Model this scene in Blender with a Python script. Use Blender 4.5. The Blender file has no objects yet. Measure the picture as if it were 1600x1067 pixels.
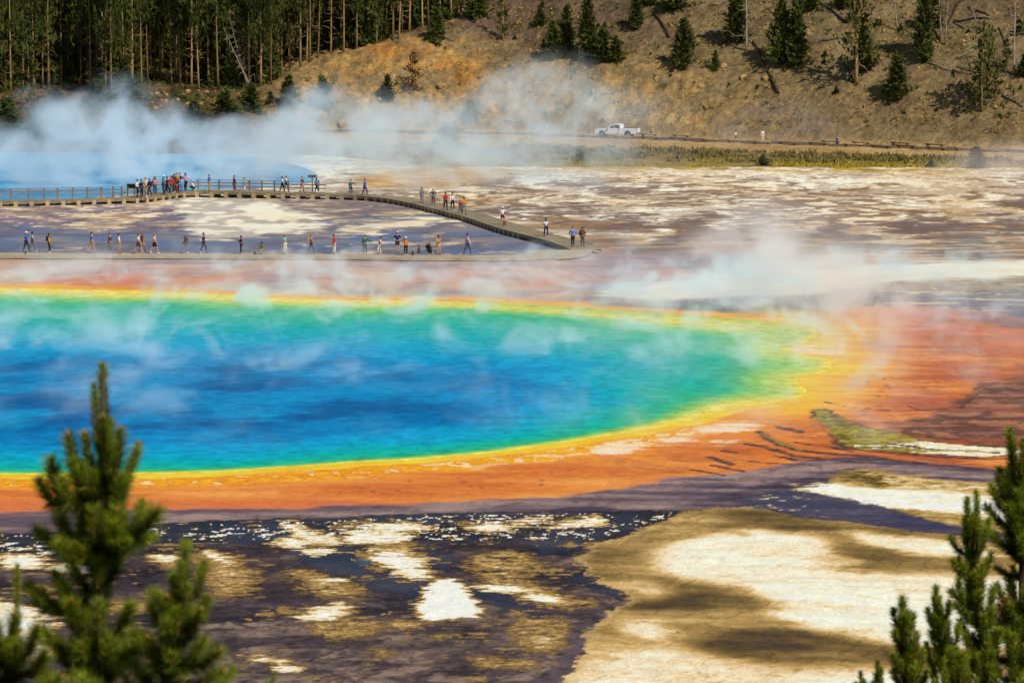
import bpy, bmesh, math, random
import numpy as np
from mathutils import Vector, Matrix, Euler
R = math.radians
scene = bpy.context.scene
# ------------------------------------------------------------------ camera, sky, sun, exposure
F = 5000.0                      # focal length in pixels of the 1600 px wide photograph
CH = 21.0                       # eye height above the spring flats
PIT = math.atan(538.5 / F)      # the camera looks slightly down
cam_d = bpy.data.cameras.new("camera"); cam = bpy.data.objects.new("camera", cam_d)
scene.collection.objects.link(cam); scene.camera = cam
cam.location = (0, 0, CH); cam.rotation_euler = (math.pi / 2 - PIT, 0, 0)
cam_d.sensor_width = 36.0; cam_d.lens = 36.0 * F / 1600.0
cam_d.clip_start = 0.5; cam_d.clip_end = 6000
cam_d.dof.use_dof = True; cam_d.dof.focus_distance = 230.0; cam_d.dof.aperture_fstop = 8.0

SUN_EL, SUN_DIR = R(47), Vector((0.66, -0.75, 0)).normalized()
world = bpy.data.worlds.new("World"); scene.world = world; world.use_nodes = True
wn = world.node_tree; bg = wn.nodes["Background"]
sky = wn.nodes.new("ShaderNodeTexSky"); sky.sky_type = 'NISHITA'; sky.sun_disc = False
sky.sun_elevation = SUN_EL; sky.sun_rotation = math.atan2(SUN_DIR.x, SUN_DIR.y)
sky.altitude = 2200
wn.links.new(sky.outputs[0], bg.inputs[0]); bg.inputs[1].default_value = 0.085
sun_d = bpy.data.lights.new("sun", 'SUN'); sun = bpy.data.objects.new("sun", sun_d)
scene.collection.objects.link(sun)
sun_d.energy = 4.4; sun_d.angle = R(0.53); sun_d.color = (1.0, 0.95, 0.88)
to_sun = Vector((SUN_DIR.x * math.cos(SUN_EL), SUN_DIR.y * math.cos(SUN_EL), math.sin(SUN_EL)))
sun.rotation_euler = to_sun.to_track_quat('Z', 'Y').to_euler()
vs = scene.view_settings
vs.view_transform = 'Standard'; vs.look = 'None'; vs.exposure = 0.0; vs.gamma = 1.0
cy = scene.cycles
cy.use_denoising = True; cy.max_bounces = 10; cy.diffuse_bounces = 3; cy.glossy_bounces = 2
cy.transmission_bounces = 2; cy.transparent_max_bounces = 8; cy.volume_bounces = 2
cy.volume_max_steps = 256; cy.volume_step_rate = 1.0
cy.sample_clamp_indirect = 6.0; cy.caustics_reflective = False; cy.caustics_refractive = False

# ------------------------------------------------------------------ helpers
COL = scene.collection
SP, CP = math.sin(PIT), math.cos(PIT)
def ray(u, v):
    a, b = (u - 800.0) / F, (v - 533.5) / F
    return a, CP - b * SP, -SP - b * CP
def flat(u, v, z=0.0):
    """the point of the plane z that the photograph shows at (u, v)"""
    dx, dy, dz = ray(u, v)
    t = (z - CH) / dz
    return dx * t, dy * t
def lin(c):
    c = np.asarray(c, float) / 255.0
    return np.where(c <= 0.04045, c / 12.92, ((c + 0.055) / 1.055) ** 2.4)
def linc(r, g, b, k=1.0):
    c = lin((r, g, b)) * k
    return (float(c[0]), float(c[1]), float(c[2]), 1.0)
def smooth(a, b, x):
    t = np.clip((x - a) / (b - a), 0, 1)
    return t * t * (3 - 2 * t)
def _hash(ix, iy, seed):
    with np.errstate(over='ignore'):
        h = (ix.astype(np.int64) * 374761393 + iy.astype(np.int64) * 668265263 + seed * 974711) & 0xffffffff
        h = ((h ^ (h >> 13)) * 1274126177) & 0xffffffff
        h = (h ^ (h >> 16)) & 0xffffffff
    return h / 4294967296.0 * 2 * np.pi
def perlin(x, y, seed=0):
    x = np.asarray(x, float); y = np.asarray(y, float)
    ix, iy = np.floor(x), np.floor(y); fx, fy = x - ix, y - iy
    def g(ax, ay):
        a = _hash(ix + ax, iy + ay, seed)
        return np.cos(a) * (fx - ax) + np.sin(a) * (fy - ay)
    ux = fx * fx * fx * (fx * (fx * 6 - 15) + 10); uy = fy * fy * fy * (fy * (fy * 6 - 15) + 10)
    n0 = g(0, 0) * (1 - ux) + g(1, 0) * ux; n1 = g(0, 1) * (1 - ux) + g(1, 1) * ux
    return (n0 * (1 - uy) + n1 * uy) * 1.5
def fbm(x, y, octv=4, seed=0, gain=0.5):
    s = 0; a = 1.0; n = 0
    for i in range(octv):
        s = s + a * perlin(x * 2 ** i + 17.3 * i, y * 2 ** i - 9.1 * i, seed + i * 7); n += a; a *= gain
    return s / n * 1.35
def ridged(x, y, octv=4, seed=0):
    s = 0; a = 1.0; n = 0
    for i in range(octv):
        s = s + a * (1 - 2 * np.abs(perlin(x * 2 ** i + 5.7 * i, y * 2 ** i + 3.3 * i, seed + i * 5))); n += a; a *= 0.55
    return s / n

def new_obj(name, me, mat=None, parent=None):
    o = bpy.data.objects.new(name, me); COL.objects.link(o)
    if mat is not None and me is not None: me.materials.append(mat)
    if parent is not None: o.parent = parent
    return o
def empty(name, loc=(0, 0, 0), rz=0.0):
    o = bpy.data.objects.new(name, None); COL.objects.link(o)
    o.location = loc; o.rotation_euler = (0, 0, rz); o.empty_display_size = 0.3
    return o
def tag(o, label=None, cat=None, group=None, kind=None):
    if label: o["label"] = label
    if cat: o["category"] = cat
    if group: o["group"] = group
    if kind: o["kind"] = kind
    return o
def mesh_from(name, verts, faces, smooth_shade=False):
    me = bpy.data.meshes.new(name)
    me.from_pydata([tuple(v) for v in verts], [], [tuple(f) for f in faces])
    if smooth_shade: me.polygons.foreach_set("use_smooth", [True] * len(me.polygons))
    me.update(); return me
def np_mesh(name, V, Q, smooth_shade=True):
    """mesh from numpy arrays of vertices and quads (or triangles)"""
    me = bpy.data.meshes.new(name); k = Q.shape[1]
    me.vertices.add(len(V)); me.vertices.foreach_set("co", np.ascontiguousarray(V, np.float32).ravel())
    me.loops.add(Q.size); me.loops.foreach_set("vertex_index", np.ascontiguousarray(Q, np.int32).ravel())
    me.polygons.add(len(Q)); me.polygons.foreach_set("loop_start", np.arange(0, Q.size, k, dtype=np.int32))
    me.polygons.foreach_set("use_smooth", np.full(len(Q), smooth_shade))
    me.update(calc_edges=True); me.validate(); return me
def add_color(me, name, C):
    at = me.color_attributes.new(name, 'FLOAT_COLOR', 'POINT')
    a = np.ones((len(C), 4), np.float32); a[:, :3] = C
    at.data.foreach_set("color", a.ravel())
def add_float(me, name, A):
    at = me.attributes.new(name, 'FLOAT', 'POINT'); at.data.foreach_set("value", np.ascontiguousarray(A, np.float32))
def grid_quads(nr, nc):
    i = np.arange(nr * nc).reshape(nr, nc)
    return np.stack([i[:-1, :-1], i[:-1, 1:], i[1:, 1:], i[1:, :-1]], -1).reshape(-1, 4)

class NT:
    """small wrapper for building node materials"""
    def __init__(s, name):
        s.m = bpy.data.materials.new(name); s.m.use_nodes = True; s.t = s.m.node_tree
        s.b = s.t.nodes["Principled BSDF"]; s.out = s.t.nodes["Material Output"]
    def n(s, typ, **kw):
        nd = s.t.nodes.new(typ)
        for k, v in kw.items(): setattr(nd, k, v)
        return nd
    def l(s, a, b): s.t.links.new(a, b)
    def attr(s, name): return s.n("ShaderNodeAttribute", attribute_name=name)
    def obj_co(s): return s.n("ShaderNodeTexCoord").outputs["Object"]
    def world_co(s): return s.n("ShaderNodeNewGeometry").outputs["Position"]
    def scale(s, co, sc):
        mp = s.n("ShaderNodeMapping"); mp.inputs["Scale"].default_value = sc; s.l(co, mp.inputs[0]); return mp.outputs[0]
    def noise(s, co, sc, det=4, rough=0.55, dist=0.0):
        nd = s.n("ShaderNodeTexNoise"); nd.inputs["Scale"].default_value = sc; nd.inputs["Detail"].default_value = det
        nd.inputs["Roughness"].default_value = rough; nd.inputs["Distortion"].default_value = dist
        if co is not None: s.l(co, nd.inputs["Vector"])
        return nd.outputs[0]
    def ramp(s, f, stops, interp='LINEAR'):
        r = s.n("ShaderNodeValToRGB"); cr = r.color_ramp; cr.interpolation = interp
        while len(cr.elements) < len(stops): cr.elements.new(0.5)
        for e, (p, c) in zip(cr.elements, stops):
            e.position = p; e.color = c if hasattr(c, '__len__') else (c, c, c, 1)
        s.l(f, r.inputs[0]); return r.outputs[0]
    def math(s, op, a, b=None, c=None):
        nd = s.n("ShaderNodeMath", operation=op)
        for i, x in enumerate((a, b, c)):
            if x is None: continue
            if isinstance(x, (int, float)): nd.inputs[i].default_value = x
            else: s.l(x, nd.inputs[i])
        return nd.outputs[0]
    def mix(s, f, a, b, blend='MIX'):
        nd = s.n("ShaderNodeMix", data_type='RGBA', blend_type=blend)
        for i, x in ((0, f), (6, a), (7, b)):
            if isinstance(x, (int, float)): nd.inputs[i].default_value = x
            elif isinstance(x, tuple): nd.inputs[i].default_value = x
            else: s.l(x, nd.inputs[i])
        return nd.outputs[2]
    def bump(s, h, strength=0.3, dist=0.05):
        nd = s.n("ShaderNodeBump"); nd.inputs["Strength"].default_value = strength; nd.inputs["Distance"].default_value = dist
        s.l(h, nd.inputs["Height"]); s.l(nd.outputs[0], s.b.inputs["Normal"])
    def base(s, c):
        if isinstance(c, tuple): s.b.inputs["Base Color"].default_value = c
        else: s.l(c, s.b.inputs["Base Color"])
    def set(s, rough=0.8, spec=0.3, metal=0.0):
        s.b.inputs["Roughness"].default_value = rough; s.b.inputs["Specular IOR Level"].default_value = spec
        s.b.inputs["Metallic"].default_value = metal; return s
def simple_mat(name, rgb, rough=0.7, spec=0.3, var=0.25, sc=8.0, metal=0.0):
    """a plain colour broken up by a little noise"""
    t = NT(name); n = t.noise(t.obj_co(), sc, 4)
    f = t.ramp(n, [(0.3, 1 - var), (0.7, 1 + 0.0)])
    t.base(t.mix(1.0, linc(*rgb), f, 'MULTIPLY')); t.set(rough, spec, metal); return t.m
# ------------------------------------------------------------------ the spring flats: outlines of mats, crusts and water in the flats
_u = np.concatenate([np.linspace(-900, -30, 150)[:-1], np.arange(-30, 1630, 1.35), np.linspace(1630, 2300, 110)])
_v = np.concatenate([np.arange(221, 470, 1.0), np.arange(470, 800, 1.3), np.arange(800, 1085, 1.2), np.linspace(1085.5, 1500, 60)])
U, V_ = np.meshgrid(_u, _v)
WX, WY = flat(U, V_)
def chaikin(p, n=2):
    p = np.asarray(p, float)
    for _ in range(n):
        q = np.roll(p, -1, 0); p = np.stack([p * .75 + q * .25, p * .25 + q * .75], 1).reshape(-1, 2)
    return p
ASP = 4.0
def sdist(poly, sm=1, margin=120):
    """signed distance (negative inside) to an outline given where the photograph shows it; lies on the flats"""
    p = chaikin(poly, sm); out = np.full(U.shape, 999.0)
    c0, c1 = np.searchsorted(_u, [p[:, 0].min() - margin, p[:, 0].max() + margin])
    r0, r1 = np.searchsorted(_v, [p[:, 1].min() - margin / ASP, p[:, 1].max() + margin / ASP])
    if c1 <= c0 or r1 <= r0: return out
    x, y = U[r0:r1, c0:c1], V_[r0:r1, c0:c1] * ASP
    d2 = np.full(x.shape, 1e12); ins = np.zeros(x.shape, bool)
    q = p * (1, ASP)
    for a, b in zip(q, np.roll(q, -1, 0)):
        e = b - a; L = e @ e + 1e-9
        t = np.clip(((x - a[0]) * e[0] + (y - a[1]) * e[1]) / L, 0, 1)
        d2 = np.minimum(d2, (x - a[0] - t * e[0]) ** 2 + (y - a[1] - t * e[1]) ** 2)
        if a[1] != b[1]:
            cr = ((a[1] > y) != (b[1] > y)) & (x < (b[0] - a[0]) * (y - a[1]) / (b[1] - a[1]) + a[0])
            ins ^= cr
    out[r0:r1, c0:c1] = np.sqrt(d2) * np.where(ins, -1, 1); return out
def line_d(pts, margin=60):
    out = np.full(U.shape, 999.0); q = np.asarray(pts, float)
    c0, c1 = np.searchsorted(_u, [q[:, 0].min() - margin, q[:, 0].max() + margin])
    r0, r1 = np.searchsorted(_v, [q[:, 1].min() - margin / 3, q[:, 1].max() + margin / 3])
    x, y = U[r0:r1, c0:c1], V_[r0:r1, c0:c1] * ASP; d2 = np.full(x.shape, 1e12); q = q * (1, ASP)
    for a, b in zip(q[:-1], q[1:]):
        e = b - a; t = np.clip(((x - a[0]) * e[0] + (y - a[1]) * e[1]) / (e @ e + 1e-9), 0, 1)
        d2 = np.minimum(d2, (x - a[0] - t * e[0]) ** 2 + (y - a[1] - t * e[1]) ** 2)
    out[r0:r1, c0:c1] = np.sqrt(d2); return out
# noises in metres on the ground
N = {}
N['w3'] = fbm(WX / 3.0, WY / 3.0, 5, 11); N['w8'] = fbm(WX / 8.0, WY / 8.0, 5, 23); N['w1'] = fbm(WX / 1.0, WY / 1.0, 4, 31)
N['w20'] = fbm(WX / 22.0, WY / 22.0, 4, 41); N['f'] = fbm(WX / 0.35, WY / 0.35, 3, 57)
N['s'] = fbm(WX / 7.0 + .15 * WY, WY / 1.6, 5, 67)                 # long streaks lying across the view
N['w4'] = fbm(WX / 4.5, WY / 4.5, 5, 77); N['r5'] = ridged(WX / 7.0 + .6 * N['w8'], WY / 9.0 + .6 * N['w4'], 4, 83)
N['p'] = .75 * fbm(WX / 1.7, WY / 2.2, 5, 131, .6) + .45 * fbm(WX / .5, WY / .8, 4, 141, .6)
N['q'] = fbm(WX / 9.0 + .5 * N['w8'], WY / 24.0, 4, 151, .5); N['q2'] = fbm(WX / 14.0, WY / 40.0 + .4 * N['w8'], 3, 161)
N['h2'] = fbm(WX / 6.0 + .2 * WY, WY / 2.6, 5, 561, .6); N['c'] = fbm(WX / 5.0, WY / 9.0 + .4 * N['w8'], 4, 571, .58)
N['r2'] = ridged(WX / 2.2 + .5 * N['w3'], WY / 2.6 + .5 * N['w3'], 4, 91)
def L3(c): return lin(c)
def mixn(c1, c2, n, a=-0.45, b=0.45):
    f = smooth(a, b, n)[..., None]; return L3(c1) * (1 - f) + L3(c2) * f
C = np.empty(U.shape + (3,)); WET = np.zeros(U.shape)
def paint(m, col, wet=None):
    m = np.clip(m, 0, 1)
    C[:] = C * (1 - m[..., None]) + (L3(col) if isinstance(col, tuple) else col) * m[..., None]
    if wet is not None: WET[:] = WET * (1 - m) + wet * m
def inside(poly, amp=8, soft=4, noise='w3', sm=1, amp2=0, noise2='w1', grow=0):
    d = sdist(poly, sm) + amp * N[noise] + amp2 * N[noise2] - grow
    return 1 - smooth(-soft, soft, d)

# 1. the pale sinter flats beyond the spring
paint(np.ones(U.shape), mixn((186, 148, 98), (158, 122, 80), N['w8']))
nearness = smooth(330, 400, V_)
cream = N['q'] * .6 + N['c'] * .55 + N['s'] * .16 + N['h2'] * .18 + .20 + .18 * smooth(420, 270, V_) + .12 * smooth(620, 800, U) * smooth(345, 300, V_) - .42 * smooth(335, 400, V_) - .16 * smooth(1250, 1600, U)
paint(smooth(-.16, .04, cream + .12), mixn((206, 172, 122), (224, 194, 148), N['s']))
paint(smooth(.0, .16, cream), mixn((238, 216, 178), (253, 242, 218), N['q2'] + .4 * N['w3']))
ch = ridged(WX / 13.0 + .9 * N['w20'], WY / 34.0 + .9 * N['w8'], 3, 171) + .10 * N['w3'] + .16 * smooth(300, 360, V_) - .25 * smooth(290, 264, V_)
paint(smooth(.40, .58, ridged(WX / 6.0 + .7 * N['w8'], WY / 17.0 + .5 * N['c'], 3, 581) + .12 * N['h2'] + .10 * smooth(300, 360, V_) - .2 * smooth(290, 264, V_)) * .55, mixn((160, 128, 90), (128, 104, 86), N['w20']), .2)
paint(smooth(.50, .70, ch) * .9, mixn((130, 104, 80), (108, 90, 84), N['w20'] + smooth(300, 380, V_) - .4), .35)
paint(smooth(.25, .55, N['q2'] * .8 + .3 * N['s'] + .60 * nearness - .16) * .8, mixn((132, 106, 80), (110, 92, 90), N['w4']), .3)
paint(smooth(.2, .4, N['s'] * .8 + .5 * N['q'] + .1 * nearness) * nearness * .7, (214, 188, 146))
paint(smooth(300, 268, V_) * smooth(.0, .3, N['w1'] + .4 * N['w3']) * smooth(600, 800, U) * .55, (170, 130, 72))
gr = smooth(278, 262, V_ + 5 * N['w20'] + 4 * N['w8']) * smooth(520, 640, U)
paint(gr * smooth(-.25, .2, N['w8'] + .4 * N['w3'] + smooth(700, 900, V_) * .3), mixn((196, 158, 36), (150, 124, 40), N['w3']))
paint(inside([(560, 270), (740, 262), (800, 272), (720, 290), (640, 296), (560, 292)], 18, 14, 'w8') * .7, mixn((206, 162, 84), (190, 140, 66), N['w3']))

# 2. flats inside the boardwalk loop
loop = inside([(-900, 296), (200, 305), (560, 308), (640, 322), (760, 352), (880, 388), (850, 402), (-900, 402)], 0, 3)
p = mixn((196, 166, 122), (160, 126, 82), N['s'] + .5 * N['w4'])
paint(loop, p)
paint(loop * smooth(0, .25, N['s'] + .4 * N['w4'] + .15 * smooth(460, 380, U)), (238, 218, 180))
paint(loop * smooth(.25, .6, N['r5'] + .2 * smooth(330, 360, V_) - .15), (128, 112, 126), .5)
wat = smooth(-.14, .14, N['s'] * .25 + N['h2'] * .4 + N['c'] * .5 + N['w8'] * .35 + .9 * smooth(338, 376, V_ + 14 * smooth(430, 560, U)) - .42 + .15 * smooth(430, 520, U))
paint(loop * wat, mixn((138, 128, 126), (96, 112, 138), N['w8'] * 1.2 + N['s'] * .8 + smooth(350, 392, V_) * .6 - .3), .7)
paint(loop * smooth(470, 540, U) * smooth(338, 322, V_) * .9, mixn((156, 132, 110), (122, 108, 118), N['s']), .5)
paint(loop * inside([(262, 318), (300, 309), (400, 310), (462, 325), (518, 350), (492, 361), (400, 367), (340, 377), (300, 372), (285, 345)], 30, 9, 'h2', 1, 22, 'c'), mixn((240, 222, 186), (253, 243, 220), N['s']))
paint(loop * inside([(520, 361), (560, 350), (600, 340), (690, 342), (640, 354), (570, 366)], 46, 8, 'h2', 1, 44, 'c'), (240, 222, 184))
paint(loop * inside([(330, 352), (420, 344), (400, 366), (300, 380), (250, 388), (240, 376)], 14, 5, 's') * .0, (240, 222, 184))
paint(loop * smooth(.20, .34, N['c'] * .9 + .35 * N['h2'] + .1 * N['s']) * smooth(380, 500, U) * .85, mixn((232, 212, 176), (196, 170, 132), N['h2']))
paint(loop * smooth(.45, .7, ridged(WX / 7, WY / 15, 3, 577) + .2 * N['h2']) * .5, (92, 84, 96), .6)

def ramp_b(x):
    a = [(-.5, (204, 176, 144)), (-.1, (192, 158, 134)), (.2, (164, 140, 138)), (.55, (132, 118, 128))]; c_ = np.array([lin(c) for _, c in a])
    return np.stack([np.interp(x, [p for p, _ in a], c_[:, i]) for i in range(3)], -1)
# 3. the rosy band between boardwalk and spring
band = smooth(398, 412, V_ + 3 * N['w8']) * smooth(1000, 900, U + 60 * N['w20'])
paint(band, ramp_b(N['s'] * .4 + .6 * N['c'] + .4 * N['w8']), .4)
paint(band * smooth(.05, .35, N['s'] + .5 * N['w20']) * smooth(410, 432, V_), mixn((214, 140, 104), (206, 152, 124), N['w4']), .4)
b2 = smooth(388, 402, V_ + 6 * N['w8']) * smooth(860, 960, U) * smooth(1300, 1180, U)
paint(b2, mixn((160, 132, 126), (118, 100, 116), N['s'] + .5 * N['w4']), .5)
for q in ([(800, 442), (880, 432), (950, 431), (1040, 424), (1130, 414), (1200, 409), (1220, 420), (1100, 432), (960, 439), (820, 449)],
          [(1310, 411), (1370, 402), (1450, 398), (1430, 405), (1360, 413)], [(80, 436), (200, 425), (330, 428), (420, 436), (300, 446), (120, 446)]):
    paint(inside(q, 44, 24, 's', 1, 20, 'w4') * .75, mixn((208, 112, 68), (190, 130, 96), N['w4']), .3)
strip = [(930, 458), (1000, 446), (1100, 438), (1220, 425), (1300, 419), (1420, 411), (1500, 407), (2300, 402), (2300, 428), (1600, 430), (1540, 436), (1440, 436), (1360, 443), (1300, 455), (1150, 464), (1000, 470)]
low = inside([(1000, 455), (1300, 432), (1600, 428), (2300, 425), (2300, 520), (1600, 512), (1480, 488), (1320, 486), (1000, 488)], 8, 5)
paint(low, mixn((172, 150, 112), (126, 108, 96), N['s'] + .3 * N['w4']))
paint(low * smooth(446, 464, V_ + 12 * N['s'] + 6 * N['w4']), mixn((66, 62, 84), (108, 94, 104), N['s'] * .6 + N['w3'] * .5), .5)
paint(low * smooth(.22, .36, N['s'] + .4 * N['w1']) * smooth(1250, 1400, U), (206, 186, 138))
paint(inside(strip, 26, 14, 's', 1, 14, 'w4'), mixn((236, 222, 190), (250, 240, 216), N['s']))

# 4. the dark algae flats on this side of the spring, with crusts of tan and cream that have dried out of them
near = smooth(786, 800, V_)
N['t'] = fbm(WX / .62, WY / .55, 4, 501, .62); N['t2'] = fbm(WX / .24, WY / .22, 3, 511, .6); N['m'] = fbm(WX / 3.4 + .3 * N['w1'], WY / 4.6 + .3 * N['w1'], 5, 521, .6)
N['h'] = fbm(WX / 2.4 + .3 * WY, WY / .55, 4, 551, .6)
RAG = 1.15 * N['t'] + .5 * N['p'] + .25 * N['t2']                  # raggedness of a crust's edge
def ramp_c(x, stops):
    xs_ = [a for a, _ in stops]; cc = np.array([lin(c) for _, c in stops]); return np.stack([np.interp(x, xs_, cc[:, i]) for i in range(3)], -1)
darkb = inside([(-900, 836), (0, 833), (140, 826), (300, 812), (420, 809), (520, 806), (640, 802), (760, 799), (900, 797), (1000, 796), (1100, 792), (1060, 806), (980, 832), (900, 850), (800, 843), (640, 848), (480, 846), (300, 844), (160, 862), (0, 876), (-900, 880)], 26, 8, 'p', 1, 24, 't')
line_b = inside([(-900, 946), (-60, 940), (300, 946), (440, 942), (660, 933), (700, 948), (620, 962), (440, 968), (320, 974), (0, 985), (-900, 985)], 12, 5, 's', 1, 14, 't')
deep = [[(440, 850), (520, 848), (560, 856), (590, 872), (620, 893), (690, 914), (740, 925), (690, 936), (620, 930), (560, 912), (500, 885), (450, 868)],
        [(640, 850), (690, 852), (712, 872), (706, 890), (670, 884), (640, 866)], [(729, 912), (780, 922), (830, 950), (850, 958), (790, 955), (745, 932)],
        [(560, 796), (700, 797), (900, 800), (880, 812), (700, 812), (560, 812)], [(830, 836), (960, 800), (1010, 806), (960, 836), (880, 864), (830, 866)],
        [(880, 886), (930, 900), (975, 918), (1000, 930), (968, 940), (920, 914), (870, 900)], [(360, 812), (440, 808), (450, 842), (400, 850), (340, 846)]]
dp = np.zeros(U.shape)
for q in deep: dp = np.maximum(dp, inside(q, 30, 14, 'p', 1, 26, 't'))
paint(near, ramp_c(N['w3'] * .8 + .5 * N['t'] + .35 * N['s'] + .5 * smooth(900, 985, V_ - 20 * N['w8']) - .1, [(-.6, (34, 28, 28)), (-.15, (64, 53, 52)), (.2, (98, 82, 75)), (.6, (142, 119, 101))]), .25)
paint(near * smooth(.40, .72, N['r2'] + .25 * N['t']) * .75, ramp_c(N['w8'], [(-.4, (46, 38, 44)), (.4, (72, 58, 62))]), .4)
paint(near * smooth(.05, .5, N['s'] + .6 * N['t'] - .2 * N['w8']) * .55, (54, 45, 54), .35)
r8 = ridged(WX / 1.1 + .5 * N['w1'], WY / 2.4 + .5 * N['w1'], 3, 531)
paint(near * smooth(.58, .82, r8) * .6, (48, 38, 40), .3)
paint(darkb, ramp_c(N['s'] + .8 * N['t'], [(-.6, (16, 14, 20)), (0, (32, 28, 33)), (.6, (70, 57, 55))]), .75)
paint(dp * .95, ramp_c(N['s'] + .6 * N['t'], [(-.6, (14, 18, 38)), (0, (28, 28, 44)), (.6, (60, 52, 58))]), .9)
paint(inside([(560, 866), (600, 862), (590, 878), (560, 880)], 6, 8) * .35, (70, 120, 150), .9)
paint(line_b * .85, ramp_c(N['s'] * 1.2 + .6 * N['t'], [(-.5, (30, 24, 28)), (.1, (56, 46, 50)), (.6, (96, 80, 80))]), .5)
tans = [[(313, 862), (340, 866), (357, 874), (396, 887), (402, 909), (372, 932), (345, 935), (322, 920), (305, 890)],
        [(450, 886), (497, 890), (530, 902), (568, 915), (570, 932), (512, 936), (475, 917)], [(462, 971), (562, 964), (612, 970), (600, 985), (560, 998), (500, 990)],
        [(735, 870), (781, 858), (838, 864), (845, 885), (820, 902), (890, 930), (940, 938), (875, 954), (803, 932), (750, 905)],
        [(795, 968), (847, 957), (890, 977), (895, 1005), (850, 1022), (800, 1012)], [(725, 1020), (825, 1028), (850, 1040), (760, 1044)],
        [(600, 965), (690, 970), (640, 984), (600, 980)], [(660, 990), (720, 985), (700, 1000)], [(590, 1010), (620, 1018), (600, 1030), (575, 1020)],
        [(560, 850), (640, 846), (690, 858), (670, 905), (630, 895), (590, 872)], [(650, 880), (690, 905), (640, 908)], [(390, 1018), (440, 1024), (470, 1044), (430, 1044), (395, 1028)],
        [(240, 862), (300, 868), (290, 890), (240, 884)], [(180, 930), (260, 940), (230, 960), (150, 955)], [(445, 826), (520, 828), (545, 846), (500, 868), (460, 858)]]
creams = [[(449, 815), (475, 826), (527, 843), (512, 848), (478, 840), (455, 826)], [(445, 838), (480, 846), (470, 853), (445, 848)], [(470, 856), (512, 856), (500, 866), (478, 862)],
          [(543, 828), (575, 830), (630, 833), (628, 842), (600, 844), (545, 845)], [(560, 822), (606, 818), (660, 822), (668, 827), (600, 829)],
          [(560, 869), (600, 852), (641, 864), (674, 896), (655, 904), (628, 896), (592, 878)], [(684, 906), (703, 907), (730, 935), (746, 960), (694, 966), (658, 962), (668, 936)],
          [(496, 901), (535, 903), (530, 908), (500, 908)], [(460, 958), (500, 950), (532, 942), (545, 948), (540, 962), (488, 968)], [(316, 862), (345, 868), (372, 880), (350, 882), (325, 872)],
          [(430, 1030), (462, 1040), (454, 1047), (428, 1040)], [(750, 912), (800, 914), (830, 924), (770, 922)], [(830, 926), (890, 932), (860, 940), (820, 934)], [(396, 1022), (420, 1024), (415, 1030)],
          [(-40, 935), (40, 944), (72, 960), (58, 990), (0, 996), (-40, 994)], [(0, 1000), (60, 995), (70, 1012), (20, 1030), (-20, 1024)], [(860, 818), (900, 810), (940, 808), (930, 818), (880, 824)], [(800, 812), (850, 806), (845, 816), (805, 820)],
          [(246, 866), (272, 866), (265, 875), (246, 874)], [(730, 822), (770, 814), (800, 824), (760, 828)], [(0, 868), (70, 866), (60, 884), (0, 884)], [(90, 882), (150, 884), (140, 892), (95, 890)]]
dry = np.zeros(U.shape)
for q in tans: dry = np.maximum(dry, .54 * smooth(40, -26, sdist(q, 1) + 46 * N['m'] + 40 * N['h'] + 20 * N['t']))
for i, q in enumerate(creams): dry = np.maximum(dry, (1.06 if i != 6 else 1.35) * smooth(30, -10, sdist(q, 1) + (26 if i == 6 else 44) * N['h'] + (14 if i == 6 else 30) * N['m'] + 20 * N['t']))
dry = dry * (1 - .45 * np.clip(dp, 0, 1) * (dry < .7)) + (.30 * RAG + .20 * N['m'] + .42 * N['h']) * smooth(.05, .4, dry) * np.where(dry > 1.1, .5, 1) + .09 * N['t2']
fleck = .40 * N['t2'] + .70 * N['t'] + .55 * N['p'] + .35 * N['h'] + .22 * np.clip(darkb, 0, 1)                    # loose flakes of dry crust
dry = np.maximum(dry, smooth(.42, .60, fleck) * smooth(-.2, .2, N['m'] + .35 * darkb) * np.clip(darkb + .35 * line_b + .25, 0, 1) * 1.1 * near)
dry = np.maximum(dry, smooth(.05, .5, N['m'] + .5 * N['t'] + .5 * N['h'] - .05) * .5 * near)
CRUST = ramp_c(dry + .10 * N['t2'], [(.16, (78, 64, 52)), (.34, (110, 88, 54)), (.5, (152, 120, 68)), (.68, (190, 156, 96)), (.84, (232, 208, 156)), (1.05, (252, 244, 222))])
paint(near * smooth(.16, .40, dry), CRUST, .02)
# mauve rim
mv = inside([(-900, 796), (0, 795), (200, 793), (400, 793), (520, 788), (700, 780), (900, 768), (1000, 752), (1100, 742), (1200, 732), (1290, 712), (1400, 716), (1560, 732), (2300, 760), (2300, 790), (1560, 760), (1440, 746), (1300, 740), (1240, 760), (1160, 772), (1090, 790), (1000, 796), (880, 797), (760, 799), (640, 801), (520, 806), (420, 809), (300, 811), (140, 826), (0, 833), (-900, 838)], 6, 4, 'w3', 1, 5, 't')
paint(mv, ramp_c(N['s'] + .6 * N['w8'] + .25 * N['t'], [(-.5, (160, 134, 122)), (0, (132, 109, 106)), (.5, (98, 80, 88))]), .4)
paint(mv * smooth(.52, .8, N['r2']) * .5, (84, 66, 72))
paint(mv * smooth(.5, .9, r8) * .3, (90, 72, 78))
paint(mv * smooth(1020, 1160, U) * smooth(.0, .4, N['s'] + .3 * N['w3']) * .8, mixn((78, 68, 92), (60, 54, 76), N['w3']), .6)
paint(inside([(840, 800), (880, 790), (930, 789), (980, 795), (940, 799)], 5, 3) * .8, (52, 46, 62), .6)

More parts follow.
